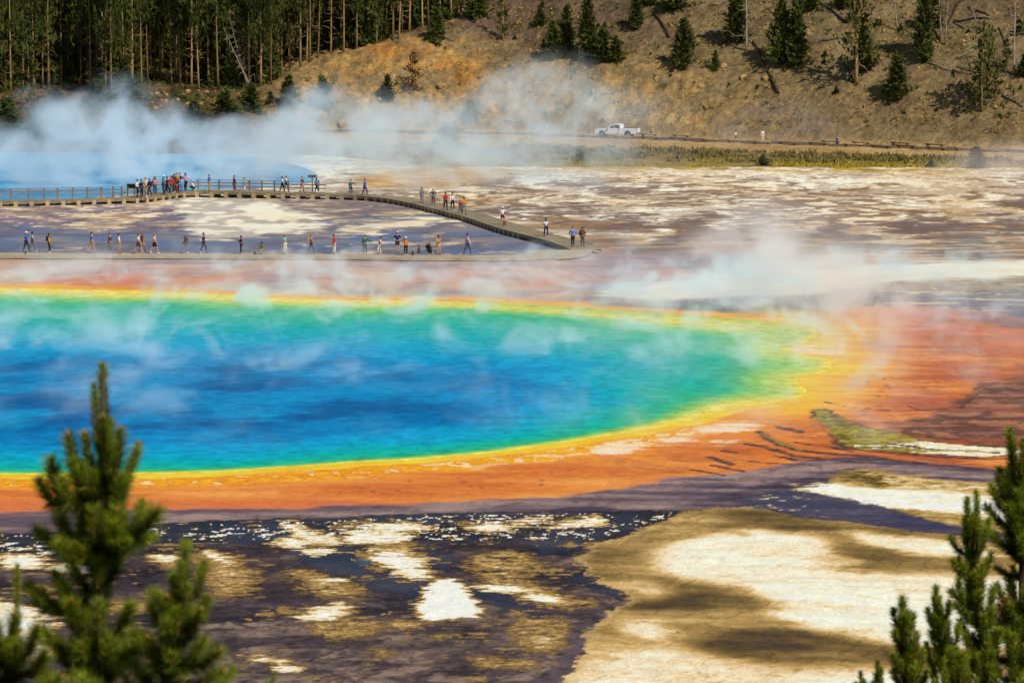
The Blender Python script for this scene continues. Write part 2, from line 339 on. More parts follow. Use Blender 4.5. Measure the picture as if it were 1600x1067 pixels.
# 5. orange mats round the spring
POOL = [(-900, 700), (-500, 735), (-200, 742), (0, 742), (200, 741), (330, 738), (460, 730), (560, 722), (680, 716), (780, 706), (880, 692), (960, 680), (1040, 666), (1095, 653), (1125, 641), (1160, 633), (1215, 628),
        (1262, 618), (1258, 606), (1240, 590), (1290, 582), (1303, 570), (1285, 560), (1250, 552), (1228, 545), (1262, 534), (1282, 521), (1255, 510), (1200, 502), (1100, 494), (1000, 487), (900, 480), (800, 474),
        (700, 470), (600, 470), (420, 466), (300, 457), (200, 455), (100, 452), (0, 449), (-300, 452), (-700, 480), (-1000, 560), (-1000, 640)]
sp_pool = sdist(POOL, 2, 1300) + 3.0 * N['w3'] + 6.0 * N['w8'] * smooth(1000, 1150, U) + 1.5 * N['t']
ORANGE = [(-900, 800), (0, 797), (200, 795), (400, 795), (500, 790), (600, 786), (700, 782), (800, 778), (900, 771), (960, 764), (1040, 748), (1100, 743), (1160, 734), (1230, 724), (1290, 712), (1400, 717), (1500, 724), (1570, 734), (2300, 760),
          (2300, 560), (1640, 506), (1590, 498), (1540, 486), (1480, 480), (1390, 477), (1320, 480), (1270, 486), (1200, 494), (1000, 480), (800, 467), (600, 464), (420, 460), (300, 451), (0, 443), (-900, 443)]
om = inside(ORANGE, 8, 10, 'w3', 1, 10, 's')
near_side = np.maximum(smooth(560, 620, V_), smooth(1150, 1280, U)); fs = .55 + .45 * near_side
g = np.clip(sp_pool / 4.0, 0, 400)                 # rows of the photograph away from the shore
big_o = fbm(WX / 16, WY / 26, 4, 181); LANES = fbm(WX / 10 + .22 * WY, WY / 4.0 - .06 * WX, 4, 191)
VEIN = ridged(WX / 3.0 + .25 * WY + .5 * N['w3'], WY / 3.4 + .5 * N['w3'], 4, 541)
paint(om, ramp_c(N['s'] * .35 + .5 * LANES + .4 * N['w8'] + .25 * N['t'] + .10 * big_o, [(-.55, (232, 156, 78)), (-.1, (220, 132, 60)), (.3, (206, 112, 50)), (.7, (176, 88, 46))]), .3)
paint(om * smooth(34, 16, g + 6 * N['s'] + 4 * N['w3']) * near_side * .8, mixn((232, 152, 60), (222, 134, 48), N['s'] + .4 * N['t']), .35)
paint(om * smooth(776, 792, V_ + 2 * N['s']) * smooth(760, 560, U) * .6, (212, 116, 76))
paint(om * smooth(1220, 1330, U) * smooth(-.15, .4, LANES + .5 * big_o + .2 * N['t']) * .85, ramp_c(.5 * N['s'] + .5 * N['w4'] + .4 * N['t'], [(-.5, (204, 108, 52)), (.1, (182, 88, 46)), (.6, (150, 76, 52))]), .3)
paint(om * smooth(1200, 1300, U) * smooth(.1, .5, -LANES + .4 * big_o) * .6, (230, 148, 80), .3)
redz = inside([(1300, 486), (1400, 480), (1500, 488), (2300, 560), (2300, 600), (1590, 556), (1480, 542), (1340, 528), (1290, 508)], 24, 24, 's')
paint(redz * om * .8, mixn((206, 102, 44), (192, 108, 56), LANES + .4 * N['s']), .3)
paint(om * smooth(.40, .8, VEIN + .15 * N['t']) * smooth(900, 1200, U + 200 * near_side * smooth(760, 700, V_)) * .45, (150, 80, 50), .4)
paint(om * smooth(.5, .9, -VEIN) * .30, (240, 176, 96))
ko = smooth(46, 10, g + 5 * N['s'] + 5 * N['w3'])
kb = smooth(23, 17, g + 2.4 * N['s'] + 2.5 * N['w3'] + 1.2 * N['t']) * smooth(1150, 1060, U) * near_side      # golden bacterial rim of the near shore
paint(om * ko * smooth(900, 1080, U) * fs, mixn((236, 156, 50), (226, 136, 50), N['s']), .4)
paint(smooth(6, 3, g + 2 * N['w8']) * (1 - near_side) * .8, mixn((236, 168, 40), (226, 140, 40), N['w3']), .4)
paint(kb, ramp_c(N['t'] + .6 * N['s'], [(-.5, (240, 172, 30)), (0, (230, 150, 22)), (.5, (208, 124, 24))]), .4)
paint(kb * smooth(6.0, 10.5, g + 2 * N['t']) * smooth(.10, .36, N['t'] * .8 + .5 * N['s'] + .5 * N['w1'] + .3 * smooth(500, 900, U) - .12) * .85, (250, 220, 164), 0)
paint(smooth(8.0, 5.0, g + 1.0 * N['w3'] + .6 * N['s']) * (.3 + .7 * near_side), mixn((244, 206, 56), (240, 190, 36), N['w3']), .5)
paint(smooth(34, 6, g + 3 * N['w8'] + 3 * N['s']) * smooth(1120, 1250, U) * .85, mixn((246, 202, 72), (242, 176, 56), N['s'] + .4 * N['w4']), .5)
for q in ([(935, 700), (985, 690), (1010, 697), (960, 708)], [(1030, 690), (1075, 682), (1080, 688), (1035, 694)], [(1090, 672), (1120, 662), (1170, 660), (1180, 668), (1120, 678)], [(1225, 543), (1262, 545), (1310, 550), (1300, 556), (1240, 551)], [(1110, 690), (1150, 684), (1140, 692)]):
    paint((1 - smooth(-6, 14, sdist(q, 1) + 26 * N['s'] + 18 * N['t'])) * .85, mixn((248, 226, 200), (238, 190, 130), N['s']), 0)
# mauve and dark streaks at the east end
dmv = sdist([(1375, 668), (1420, 654), (1480, 640), (1516, 620), (1526, 604), (1566, 594), (1610, 586), (2300, 560), (2300, 720), (1600, 700), (1530, 694), (1480, 684), (1420, 676)], 1)
dm = 1 - smooth(-10, 14, dmv + 34 * N['s'] + 22 * N['w3'] + 14 * N['t'])
paint(dm * .78, ramp_c(N['s'] + .5 * N['w3'] + .4 * N['t'], [(-.5, (170, 118, 84)), (0, (136, 98, 80)), (.5, (98, 76, 76))]), .3)
paint(dm * smooth(.25, .7, N['r2'] + .4 * N['s']) * .8, (84, 54, 46), .3)
paint(dm * smooth(.15, .5, LANES) * .5, (178, 100, 60))
paint((1 - smooth(2, 10, np.abs(dmv) + 14 * N['w3'] + 8 * N['t'])) * smooth(1400, 1440, U) * .6, (88, 56, 46), .3)
paint(inside([(1560, 600), (1620, 560), (2300, 540), (2300, 600)], 24, 20, 's') * .6, (134, 92, 72))
paint(inside([(1480, 486), (1560, 492), (1640, 506), (2300, 545), (2300, 560), (1640, 520), (1540, 505)], 16, 10, 's') * .7, (110, 88, 98), .4)
oli = [(1269, 644), (1287, 639), (1302, 650), (1331, 661), (1359, 671), (1397, 675), (1437, 688), (1506, 695), (1545, 698), (1580, 701), (1640, 712), (1580, 709), (1537, 711), (1503, 711), (1459, 707), (1412, 704), (1350, 700), (1316, 693), (1306, 684), (1303, 672), (1292, 661), (1275, 651)]
do = sdist(oli, 1) - 3 + 10 * N['t'] + 6 * N['w3'] + 5 * N['h2']
paint((1 - smooth(2, 12, do)) * (.35 + .65 * smooth(-.3, .2, N['w3'])), (84, 56, 46), .3)
paint(1 - smooth(-6, 3, do), ramp_c(N['t'] + .6 * N['s'] + .5 * N['m'], [(-.5, (176, 158, 70)), (0, (140, 122, 42)), (.5, (96, 82, 30))]), .2)
paint((1 - smooth(-2, 2, do)) * smooth(-.15, .3, N['s'] + .9 * N['t'] + 1.3 * smooth(1360, 1520, U) - .55), mixn((226, 208, 150), (246, 240, 216), N['t']), 0)
for pts, w, wn in (([(1300, 690), (1320, 698), (1360, 705), (1420, 709), (1500, 715), (1570, 716), (1640, 722)], 5, 3), ([(1188, 674), (1198, 683), (1220, 694), (1250, 703), (1300, 708), (1360, 713), (1430, 722), (1500, 729), (1580, 736), (1700, 744)], 9, 7),
                   ([(1167, 692), (1190, 697), (1215, 703), (1240, 711), (1290, 716)], 8, 8), ([(1218, 666), (1235, 670), (1252, 674)], 9, 8), ([(1110, 713), (1128, 719), (1142, 724)], 10, 8), ([(1114, 726), (1135, 730), (1162, 735)], 7, 6),
                   ([(1212, 712), (1240, 717), (1300, 718), (1360, 722)], 6, 7), ([(1130, 703), (1150, 706)], 5, 4), ([(1420, 634), (1440, 640), (1500, 636), (1530, 612)], 4, 6), ([(1080, 733), (1110, 737), (1130, 742)], 6, 5), ([(1380, 690), (1450, 700), (1560, 706)], 4, 4),
                   ([(1290, 628), (1330, 636), (1390, 640)], 2.5, 4), ([(1240, 690), (1300, 697), (1330, 704)], 4, 5), ([(1150, 716), (1200, 722), (1280, 726)], 4, 6)):
    d = line_d(pts) + wn * .7 * N['t'] + 2.2 * N['h2'] + 2.5 * N['w1']
    paint(1 - smooth(w * .4, w * 1.2, d), mixn((70, 52, 52), (116, 76, 58), N['t'] + .6 * N['w1']), .5)
d = line_d([(1189, 674), (1200, 682), (1222, 693), (1250, 701)]) + 6 * N['w1']
paint(1 - smooth(1, 3.5, d), (150, 128, 60))
rs = np.random.RandomState(4)
foot = [(1380 - 3 * i + rs.uniform(-12, 12), 588 + 7.5 * i) for i in range(9)] + [(1365 + rs.uniform(-18, 26), 586 + 5 * i) for i in range(5)] + [(555, 760), (566, 762), (575, 759), (584, 767), (598, 769), (620, 766), (716, 745), (726, 751), (735, 758), (742, 763), (732, 768), (752, 760), (782, 757), (796, 753), (845, 750), (846, 756), (862, 737), (888, 734), (640, 750), (760, 740)]
for (fu, fv) in foot:
    w = rs.uniform(2.5, 6.5); q = [(fu - w, fv), (fu, fv - 1.3), (fu + w, fv + .3), (fu, fv + 1.3)]
    paint(inside(q, 3, 2.5, 'w1', 1, 4, 't') * rs.uniform(.4, .8), (92, 58, 56), .4)

# 6. the tan and cream sinter on the near right: one dryness value from wet olive brown to white crust
FIELD = [(873, 1070), (900, 1044), (912, 1018), (926, 974), (958, 952), (998, 933), (940, 910), (905, 890), (898, 868), (930, 850), (1000, 826), (1075, 794), (1171, 788), (1206, 795), (1259, 808), (1337, 814), (1447, 830), (1510, 832), (1700, 850), (2300, 880), (2300, 1500), (700, 1500)]
dF = sdist(FIELD, 1) + 16 * N['p'] + 16 * N['t']
fm = 1 - smooth(-4, 4, dF)
stra = fbm(WX / 6 + .25 * WY, WY / 3.2, 5, 201)
up = inside([(1000, 800), (1100, 780), (1200, 752), (1300, 738), (1560, 756), (2300, 790), (2300, 880), (1640, 850), (1447, 832), (1259, 808), (1171, 788)], 8, 6, 'p', 1, 8, 't')
paint(up * (1 - fm), ramp_c(N['s'] + .5 * N['t'], [(-.5, (118, 98, 100)), (0, (84, 70, 78)), (.5, (56, 46, 58))]), .5)
s4 = [(1236, 760), (1290, 756), (1315, 757), (1403, 766), (1490, 770), (1560, 782), (1640, 800), (1700, 818), (1560, 812), (1543, 800), (1504, 799), (1425, 795), (1350, 786), (1294, 772)]
s5 = [(1307, 737), (1359, 733), (1425, 744), (1560, 757), (1700, 772), (1700, 790), (1547, 772), (1425, 766), (1372, 757), (1315, 749)]
big = [(1034, 866), (1062, 849), (1136, 831), (1171, 840), (1172, 825), (1215, 834), (1263, 838), (1291, 862), (1272, 884), (1329, 892), (1438, 896), (1490, 896), (1556, 901), (2300, 920), (2300, 1010), (1500, 1012), (1394, 1004), (1337, 990), (1285, 980), (1206, 958), (1276, 949), (1206, 938), (1180, 923), (1110, 908), (1062, 899)]
bottom = [(700, 1500), (860, 1085), (892, 1045), (930, 1024), (975, 1011), (1044, 1005), (1090, 1022), (1145, 1036), (1206, 1050), (1330, 1046), (1420, 1050), (1560, 1056), (2300, 1060), (2300, 1500)]
strk = [(1329, 829), (1381, 835), (1490, 850), (1560, 862), (1560, 870), (1486, 863), (1460, 866), (1381, 854), (1342, 841)]
D_ = .30 + .34 * (stra + .35 * N['w4']) + .10 * N['t']
for q, hi_, so, inn_ in ((big, .97, 52, -16), (bottom, .90, 90, -60), (strk, .9, 34, -8), ([(1270, 866), (1310, 868), (1335, 878), (1300, 884), (1270, 882)], .85, 30, -10), ([(975, 975), (1020, 972), (1060, 988), (1030, 1000), (980, 990)], .8, 40, -10),
                      ([(960, 912), (1000, 906), (1050, 922), (1010, 932)], .7, 40, -10), ([(960, 840), (1060, 808), (1120, 804), (1080, 824), (980, 850)], .5, 60, -10), ([(930, 990), (1000, 1000), (940, 1030)], .6, 50, -10)):
    w_ = smooth(so, inn_, sdist(q, 1) + 26 * N['s'] + 22 * N['m'] + 12 * N['t']); D_ = D_ * (1 - w_) + (hi_ + .16 * (N['s'] + stra) + .10 * N['m'] + .10 * N['t'] + .07 * N['t2']) * w_
for q, am in (([(1120, 1000), (1180, 988), (1250, 1002), (1200, 1018), (1120, 1018)], .5), ([(1040, 935), (1090, 928), (1070, 941), (1000, 948)], .35), ([(1290, 890), (1450, 898), (1530, 896), (1480, 880), (1330, 874)], .18), ([(1100, 905), (1180, 925), (1200, 945), (1120, 935), (1040, 905)], .22),
              ([(900, 870), (940, 852), (1000, 828), (1040, 830), (960, 866), (930, 900)], .12), ([(1180, 800), (1300, 815), (1440, 832), (1400, 838), (1250, 824), (1160, 812)], .2), ([(1260, 985), (1400, 1008), (1500, 1016), (1480, 1034), (1300, 1010)], .3)):
    D_ = D_ - am * smooth(60, -20, sdist(q, 1) + 30 * N['s'] + 26 * N['w3'])
D_ = D_ - .13 * smooth(.62, .86, r8) - .10 * smooth(.6, .8, N['r2']) * smooth(-.2, .3, N['w8'])
FC = ramp_c(D_ + .05 * N['t2'], [(-.25, (70, 56, 44)), (-.05, (96, 76, 40)), (.15, (122, 99, 56)), (.38, (164, 133, 78)), (.58, (204, 168, 104)), (.76, (232, 208, 162)), (.95, (246, 232, 202)), (1.2, (253, 245, 226))])
paint(fm, FC, .05)
WET[:] = np.where(fm > .5, np.clip(.3 - D_, 0, .4), WET)
paint(fm * smooth(-22, -4, dF) * smooth(1040, 960, U) * .45, (210, 176, 116))
bl = inside([(1145, 783), (1228, 761), (1294, 772), (1381, 792), (1504, 826), (1560, 838), (1640, 846), (1700, 870), (1447, 830), (1337, 814), (1259, 808), (1206, 794), (1171, 788)], 20, 7, 'p', 1, 18, 't')
TBd = .28 + .4 * N['m'] + .4 * N['t']
tb = inside([(1300, 738), (1440, 745), (1700, 770), (1700, 850), (1540, 826), (1460, 815), (1380, 792), (1290, 770)], 10, 8, 'p', 1, 12, 't')
d4 = smooth(24, -8, sdist(s4, 1) + 26 * N['s'] + 24 * N['t'] + 10 * N['p']); d5 = smooth(20, -8, sdist(s5, 1) + 18 * N['s'] + 20 * N['t'])
TBd = TBd * (1 - d5) + (.52 + .55 * N['t'] + .3 * N['s']) * d5; TBd = TBd * (1 - d4) + (1.05 + .3 * N['s'] + .2 * N['t']) * d4
TBd = TBd - .5 * smooth(24, -10, sdist([(1307, 737), (1345, 733), (1380, 748), (1385, 760), (1330, 750)], 1) + 18 * N['t'])
paint(np.maximum(tb, np.maximum(d4, d5)), ramp_c(TBd, [(-.2, (84, 68, 34)), (.05, (116, 96, 40)), (.3, (164, 132, 70)), (.55, (204, 172, 108)), (.8, (238, 218, 172)), (1.05, (252, 244, 224))]), .1)
paint(bl * .95, ramp_c(N['s'] + .6 * N['t'], [(-.5, (26, 28, 62)), (0, (44, 42, 72)), (.5, (82, 70, 84))]), .9)
paint(bl * smooth(.35, .5, N['s'] * .5 + .8 * N['t']) * smooth(1330, 1200, U), (214, 186, 130))
paint(inside([(873, 1070), (900, 1044), (912, 1018), (926, 974), (950, 956), (925, 955), (890, 985), (885, 1020), (850, 1050), (830, 1070)], 20, 8, 'p', 1, 16, 't') * .8 * (1 - fm), ramp_c(N['t'] + .3 * N['s'], [(-.5, (50, 42, 48)), (.5, (104, 88, 92))]), .5)

# 7. bed of the blue spring far behind the boardwalk
EXC = [(-900, 232), (0, 234), (140, 236), (300, 238), (400, 246), (470, 262), (500, 280), (440, 292), (300, 293), (200, 303), (0, 316), (-900, 320)]
d_exc = sdist(EXC, 2, 400) + 3 * N['w3']
paint(1 - smooth(0, 14, d_exc), mixn((206, 180, 138), (186, 156, 112), N['w3']), .2)

# shallow relief and the two basins
Z = .05 * N['w3'] + .02 * N['w1'] - .03
Z = Z * (1 - smooth(.3, .8, WET)) - .035 * smooth(.3, .8, WET)
inn = np.clip(-sp_pool, 0, 60) / 60
Z = np.where(sp_pool < 0, -.01 - .55 * inn ** .8, Z)
Z = np.where(sp_pool >= 0, Z + np.maximum(.004 - Z, 0) * smooth(140, 30, sp_pool), Z)
Z = np.where(d_exc < 0, -.02 - .6 * np.clip(-d_exc, 0, 30) / 30, Z)
fade = smooth(-900, -700, U) * smooth(2300, 2100, U)
C = np.clip(C, 0.005, 0.84)
me = np_mesh("flats", np.stack([WX, WY, Z], -1).reshape(-1, 3)[:, :3], grid_quads(len(_v), len(_u))[:, ::-1])
add_color(me, "mat_colour", C.reshape(-1, 3)); add_float(me, "wet", WET.ravel())
t = NT("sinter_and_algae"); co = t.world_co()
f1 = t.noise(t.scale(co, (1, 1, 1)), 9.0, 5, .65); f2 = t.noise(co, 1.7, 5, .6)
var = t.ramp(f1, [(.25, .80), (.75, 1.14)]); var2 = t.ramp(f2, [(.3, .90), (.7, 1.07)])
t.base(t.mix(1.0, t.mix(1.0, t.attr("mat_colour").outputs["Color"], var, 'MULTIPLY'), var2, 'MULTIPLY'))
w = t.attr("wet").outputs["Fac"]
t.l(t.ramp(w, [(0, .92), (.5, .6), (1, .22)]), t.b.inputs["Roughness"]); t.l(t.ramp(w, [(0, .02), (1, .14)]), t.b.inputs["Specular IOR Level"])
t.bump(t.math('ADD', f1, f2), .6, .06)
ground = new_obj("ground", me, t.m); tag(ground, "flat bed of cream sinter crust with orange and dark algae mats", "ground", None, "structure")

# ------------------------------------------------------------------ water of the big hot spring: colour follows the depth and the bacteria at its rim
CORE = [(-900, 545), (0, 548), (150, 560), (300, 556), (500, 552), (660, 568), (780, 592), (820, 610), (800, 630), (740, 650), (650, 668), (500, 680), (300, 694), (100, 690), (-900, 680)]
d_core = sdist(CORE, 2, 1300) + 40 * fbm(WX / 9, WY / 26, 4, 311)
tt = np.where(sp_pool < 0, -sp_pool / (-sp_pool + np.maximum(d_core, 0) + 1e-3), 0)
tt = np.clip(tt + (.03 * N['s'] + .07 * N['w8'] + .10 * fbm(WX / 8, WY / 22, 4, 321)) * smooth(.05, .3, tt), 0, 1)
deepn = np.clip(-d_core / 110, 0, 1)
stops = [(0, (240, 206, 70)), (.045, (218, 206, 84)), (.085, (130, 190, 92)), (.14, (36, 172, 122)), (.30, (0, 166, 156)), (.54, (0, 158, 184)), (.82, (0, 146, 190)), (1.0, (0, 108, 166))]
xs = [s[0] for s in stops]; cs = np.array([lin(s[1]) for s in stops])
# the shallow east end and the far shelf are greener and paler
wst = fbm(WX / 6.5 - .10 * WY, WY / 9.0 + .5 * WX / 6.5, 5, 301)           # wind lanes
tm = tt * (1 - .34 * smooth(780, 1120, U)) * (1 - .32 * smooth(575, 500, V_))
near_pool = smooth(600, 680, V_) * smooth(1100, 900, U)
tm = np.clip(tm * .93 + near_pool * .03 * smooth(.02, .1, tm), 0, 1)
WC = np.stack([np.interp(tm, xs, cs[:, i]) for i in range(3)], -1)
dk = (smooth(-.1, .5, wst + .3 * N['w8']) * (.35 + .65 * deepn) * smooth(.35, .8, tm))[..., None]
WC = WC * (1 - dk * .8) + lin((0, 80, 136)) * dk * .8
lt = (smooth(.05, .5, -wst) * smooth(.2, .5, tm))[..., None] * .35
WC = WC * (1 - lt) + lin((16, 148, 196)) * lt
yg = ((1 - smooth(6, 40, -sp_pool)) * (1 - near_side) * smooth(600, 900, U))[..., None] * .6
WC = WC * (1 - yg) + lin((128, 178, 48)) * yg
eg = (smooth(1120, 1230, U + 30 * N['w8']) * smooth(0, 30, -sp_pool))[..., None]
WC = WC * (1 - .6 * eg) + lin((150, 196, 108)) * .6 * eg
def water_mesh(name, mask_d, col, lift):
    keep = mask_d < 6
    q = grid_quads(len(_v), len(_u))[:, ::-1]; kq = keep.ravel()[q].any(1); q = q[kq]
    ids = np.unique(q); rem = np.full(U.size, -1); rem[ids] = np.arange(len(ids))
    P = np.stack([WX, WY, np.full(U.shape, lift)], -1).reshape(-1, 3)[ids]
    m = np_mesh(name, P, rem[q]); add_color(m, "water_colour", np.clip(col.reshape(-1, 3)[ids], .0, .8)); return m
def water_mat(name, rough):
    t = NT(name); co = t.world_co()
    n1 = t.noise(t.scale(co, (1.0, 2.0, 1)), 1.1, 5, .65, .4); n2 = t.noise(t.scale(co, (.5, 1.3, 1)), 3.6, 4, .6)
    hv = t.math('ADD', n1, t.math('MULTIPLY', n2, .6))
    t.base(t.mix(1.0, t.attr("water_colour").outputs["Color"], t.ramp(t.noise(t.scale(co, (1.0, .75, 1)), 1.1, 6, .7), [(.3, .62), (.5, .98), (.7, 1.3)]), 'MULTIPLY'))  # light and dark of the ripples painted into the water colour
    gl = t.n("ShaderNodeBsdfGlossy"); gl.inputs["Roughness"].default_value = rough; df = t.n("ShaderNodeBsdfDiffuse"); t.l(t.b.inputs["Base Color"].links[0].from_socket, df.inputs[0])
    bp = t.n("ShaderNodeBump"); bp.inputs["Strength"].default_value = .6; bp.inputs["Distance"].default_value = .15; t.l(hv, bp.inputs["Height"]); t.l(bp.outputs[0], gl.inputs["Normal"])
    bq = t.n("ShaderNodeBump"); bq.inputs["Strength"].default_value = .25; bq.inputs["Distance"].default_value = .12; t.l(hv, bq.inputs["Height"]); t.l(bq.outputs[0], df.inputs["Normal"])
    mx = t.n("ShaderNodeMixShader"); mx.inputs[0].default_value = .05; t.l(df.outputs[0], mx.inputs[1]); t.l(gl.outputs[0], mx.inputs[2]); t.l(mx.outputs[0], t.out.inputs["Surface"]); return t.m
pw = new_obj("hot_spring_water", water_mesh("hot_spring_water", sp_pool, WC, -.006), water_mat("spring_water", .30))
tag(pw, "large hot spring of deep blue water with turquoise and green rim", "water", None, "structure")
ec = mixn((60, 140, 182), (92, 164, 196), N['w8'])
ew = new_obj("blue_spring_water", water_mesh("blue_spring_water", d_exc, ec, -.008), water_mat("far_spring_water", .35))
tag(ew, "pale blue steaming spring water behind the railed boardwalk", "water", None, "structure")
# ------------------------------------------------------------------ the valley side: bank, road bench, bluff and hill
def soft_min(a, b, k=1.5):
    h = np.clip(.5 + .5 * (b - a) / k, 0, 1); return b * (1 - h) + a * h - k * h * (1 - h)
def hill_base(x, y):
    x = np.asarray(x, float); y = np.asarray(y, float)
    yr = 462 - .627 * np.maximum(x, 0) - .12 * np.minimum(x, 0) + .0 * x     # centre of the road
    tt_ = np.clip(x / 67.0, -1, 2)
    ye = np.interp(x, [-60, -25, -10, 80, 140], [432, 424, 396, 392, 360])      # toe of the bank
    zr = np.clip(1.38 - .0085 * x, .5, 1.7)
    ysh = yr - 5 - np.clip(16 - .10 * x, 6, 18)
    zb = .42 * zr
    z = np.where(y < ye, 0, zb * smooth(0, 1, (y - ye) / np.maximum(ysh - ye, 2)))
    z = np.where(y > ysh, zb + (zr - zb) * np.clip((y - ysh) / np.maximum(yr - 5 - ysh, 1), 0, 1), z)
    d = np.maximum((y - yr - 5.5) * .88, 0)
    rise = .82 * np.minimum(d, 11) + .66 * np.maximum(d - 11, 0)
    top = np.interp(x, [-140, -80, -41, -36, -29.4, -23.5, -14.7, -10, -4, 0, 4, 10], [9, 6.2, 6.6, 9.0, 10.8, 12.6, 15, 17, 20.5, 25, 40, 90])
    hr = soft_min(zr + rise, top + .16 * np.maximum(d - top / .8, 0), 2.0)
    # west of the bluff the ground climbs gently from the far spring into the forest
    g = np.maximum(y - ye - 2, 0); hl = .13 * g + .02 * np.maximum(g - 60, 0)
    wl = smooth(-27, -44, x)
    zz = np.where(d > 0, hr, z)
    zz = zz * (1 - wl) + hl * wl
    return zz - .8 * smooth(6, -14, y - ye)
def hill_z(x, y):
    z = hill_base(x, y); a = smooth(1.6, 4, z)
    b = fbm(np.asarray(x) / 9, np.asarray(y) / 9, 4, 401) * .9 + fbm(np.asarray(x) / 2.2, np.asarray(y) / 2.2, 3, 411) * .22
    return z + b * a * .8 + fbm(np.asarray(x) / 3.0, np.asarray(y) / 3.0, 3, 421) * .16 * smooth(.05, .6, z)
def on_hill(u, v, far=760):
    """where the sight line through (u, v) meets the valley side"""
    dx, dy, dz = ray(u, v); t = np.arange(385, far, .4)
    x, y, z = dx * t, dy * t, CH + dz * t
    k = np.nonzero(z <= hill_z(x, y))[0]
    k = k[0] if len(k) else len(t) - 1
    return float(x[k]), float(y[k]), float(hill_z(x[k], y[k]))
hx = np.concatenate([np.linspace(-330, -101, 70)[:-1], np.arange(-101, 101, .42), np.linspace(101, 330, 70)])
hy = np.concatenate([np.arange(378, 505, .40), np.linspace(505.5, 900, 190)])
HX, HY = np.meshgrid(hx, hy); HZ = hill_z(HX, HY)
yrl = 462 - .627 * np.maximum(HX, 0) - .12 * np.minimum(HX, 0)
dd = (HY - yrl - 5.5) * .88
# the blasted rock face behind the road and the crag left of it: ledges cut into the slope
rock = smooth(-46, -34, HX) * smooth(40, 24, HX) * smooth(.3, 2.0, dd) * smooth(15, 9, dd + 4 * fbm(HX / 8, HY / 8, 3, 431) + .12 * np.abs(HX - 14))
crag = smooth(-40, -33, HX) * smooth(-2, -8, HX) * smooth(4, 7, HZ) * smooth(17, 13, HZ)
rock = np.maximum(rock, crag * .8)
rr = ridged(HX / 3.2, HZ / 2.0 + HY / 5.0, 4, 441)
led = np.floor((HZ + .6 * fbm(HX / 4, HY / 4, 3, 443)) / 1.1)
HZ = HZ + rock * (rr * 1.25 + .35 * fbm(HX / 1.1, HZ / .8, 3, 445))
HZ = np.where(HY < 384, -1.2, HZ)
n1, n2, n3 = fbm(HX / 14, HY / 14, 4, 451), fbm(HX / 4, HY / 4, 4, 453), fbm(HX / 1.1, HY / 1.1, 3, 455)
HC = np.zeros(HX.shape + (3,))
def hmix(c1, c2, n, a=-.45, b=.45):
    f = smooth(a, b, n)[..., None]; return lin(c1) * (1 - f) + lin(c2) * f
HC[:] = hmix((146, 124, 84), (106, 88, 62), n2 + .5 * n1 + .3 * n3)
def hp(m, c):
    m = np.clip(m, 0, 1)[..., None]; HC[:] = HC * (1 - m) + (lin(c) if isinstance(c, tuple) else c) * m
hp(smooth(12, 17, HZ) * smooth(30, 12, HX) * .85, hmix((116, 92, 72), (92, 72, 58), n2 + .3 * n3))
hp(smooth(-.1, .4, n2 + .5 * n3) * smooth(15, 9, HZ) * .45, (176, 144, 94))
hp(smooth(.1, .5, -n1 + .4 * n2) * .4, (104, 92, 54))
hp(rock * smooth(-.3, .4, n2 + n3 * .5 + .3 * rr), hmix((198, 162, 98), (166, 130, 76), n3))
hp(crag * smooth(-.1, .35, n2 + .5 * n3) * .5, (182, 140, 70))
hp(crag * smooth(.3, .6, n1 + .4 * n3) * .6, (186, 120, 44))
hp(rock * smooth(.42, .7, -rr + .3 * n3) * .5, (92, 74, 52))
hp(smooth(.35, .6, n3 + .3 * n2) * .35, (196, 158, 96))
# forest floor
ff = smooth(-44, -38, HX) * 0 + smooth(-30, -42, HX)
hp(ff, hmix((112, 86, 58), (80, 64, 38), n2)); hp(ff * smooth(.15, .5, n1 + .5 * n3) * .6, (146, 104, 70))
# bank, graded shoulder, road
bankm = smooth(.05, .3, HZ) * smooth(1, -1, HY - (yrl - 5 - np.clip(16 - .10 * HX, 6, 18))) * (1 - ff)
hp(bankm, hmix((148, 126, 74), (110, 94, 54), n3 + .6 * n2)); hp(bankm * smooth(.2, .5, n2 - .5 * n3) * .5, (176, 146, 76))
sh = smooth(-1, 1, HY - (yrl - 5 - np.clip(16 - .10 * HX, 6, 18))) * smooth(1.0, -1.0, HY - (yrl + 6)) * smooth(-34, -24, HX)
hp(sh, hmix((190, 156, 100), (172, 138, 86), n1)); 
rd = smooth(-1.2, -.6, HY - (yrl - 4)) * smooth(1.0, .3, HY - (yrl + 4.4)) * smooth(-34, -24, HX)
hp(rd, hmix((112, 94, 76), (96, 80, 66), n2))
lime = smooth(.35, .05, HZ) * smooth(-.3, .2, n2) * smooth(-20, -8, HX)
hp(lime * .8, (168, 142, 50))
hm = np_mesh("valley_side", np.stack([HX, HY, HZ], -1).reshape(-1, 3), grid_quads(len(hy), len(hx)))
add_color(hm, "soil_colour", np.clip(HC * (1 - .10 * smooth(.2, 1.0, HZ - 1.5)[..., None]), .01, .8).reshape(-1, 3)); add_float(hm, "rockiness", rock.ravel())
t = NT("hillside_soil"); co = t.world_co()
a = t.noise(co, 1.3, 6, .7); b = t.noise(co, .35, 4, .6)
vo = t.n("ShaderNodeTexVoronoi"); vo.inputs["Scale"].default_value = .9; vo.inputs["Randomness"].default_value = 1; t.l(co, vo.inputs["Vector"])
spk = t.ramp(vo.outputs["Distance"], [(.0, .55), (.22, .82), (.36, 1.0)])
cl = t.mix(1.0, t.attr("soil_colour").outputs["Color"], t.ramp(a, [(.28, .42), (.5, .95), (.75, 1.45)]), 'MULTIPLY')
cl = t.mix(1.0, cl, t.ramp(b, [(.3, .84), (.7, 1.12)]), 'MULTIPLY')
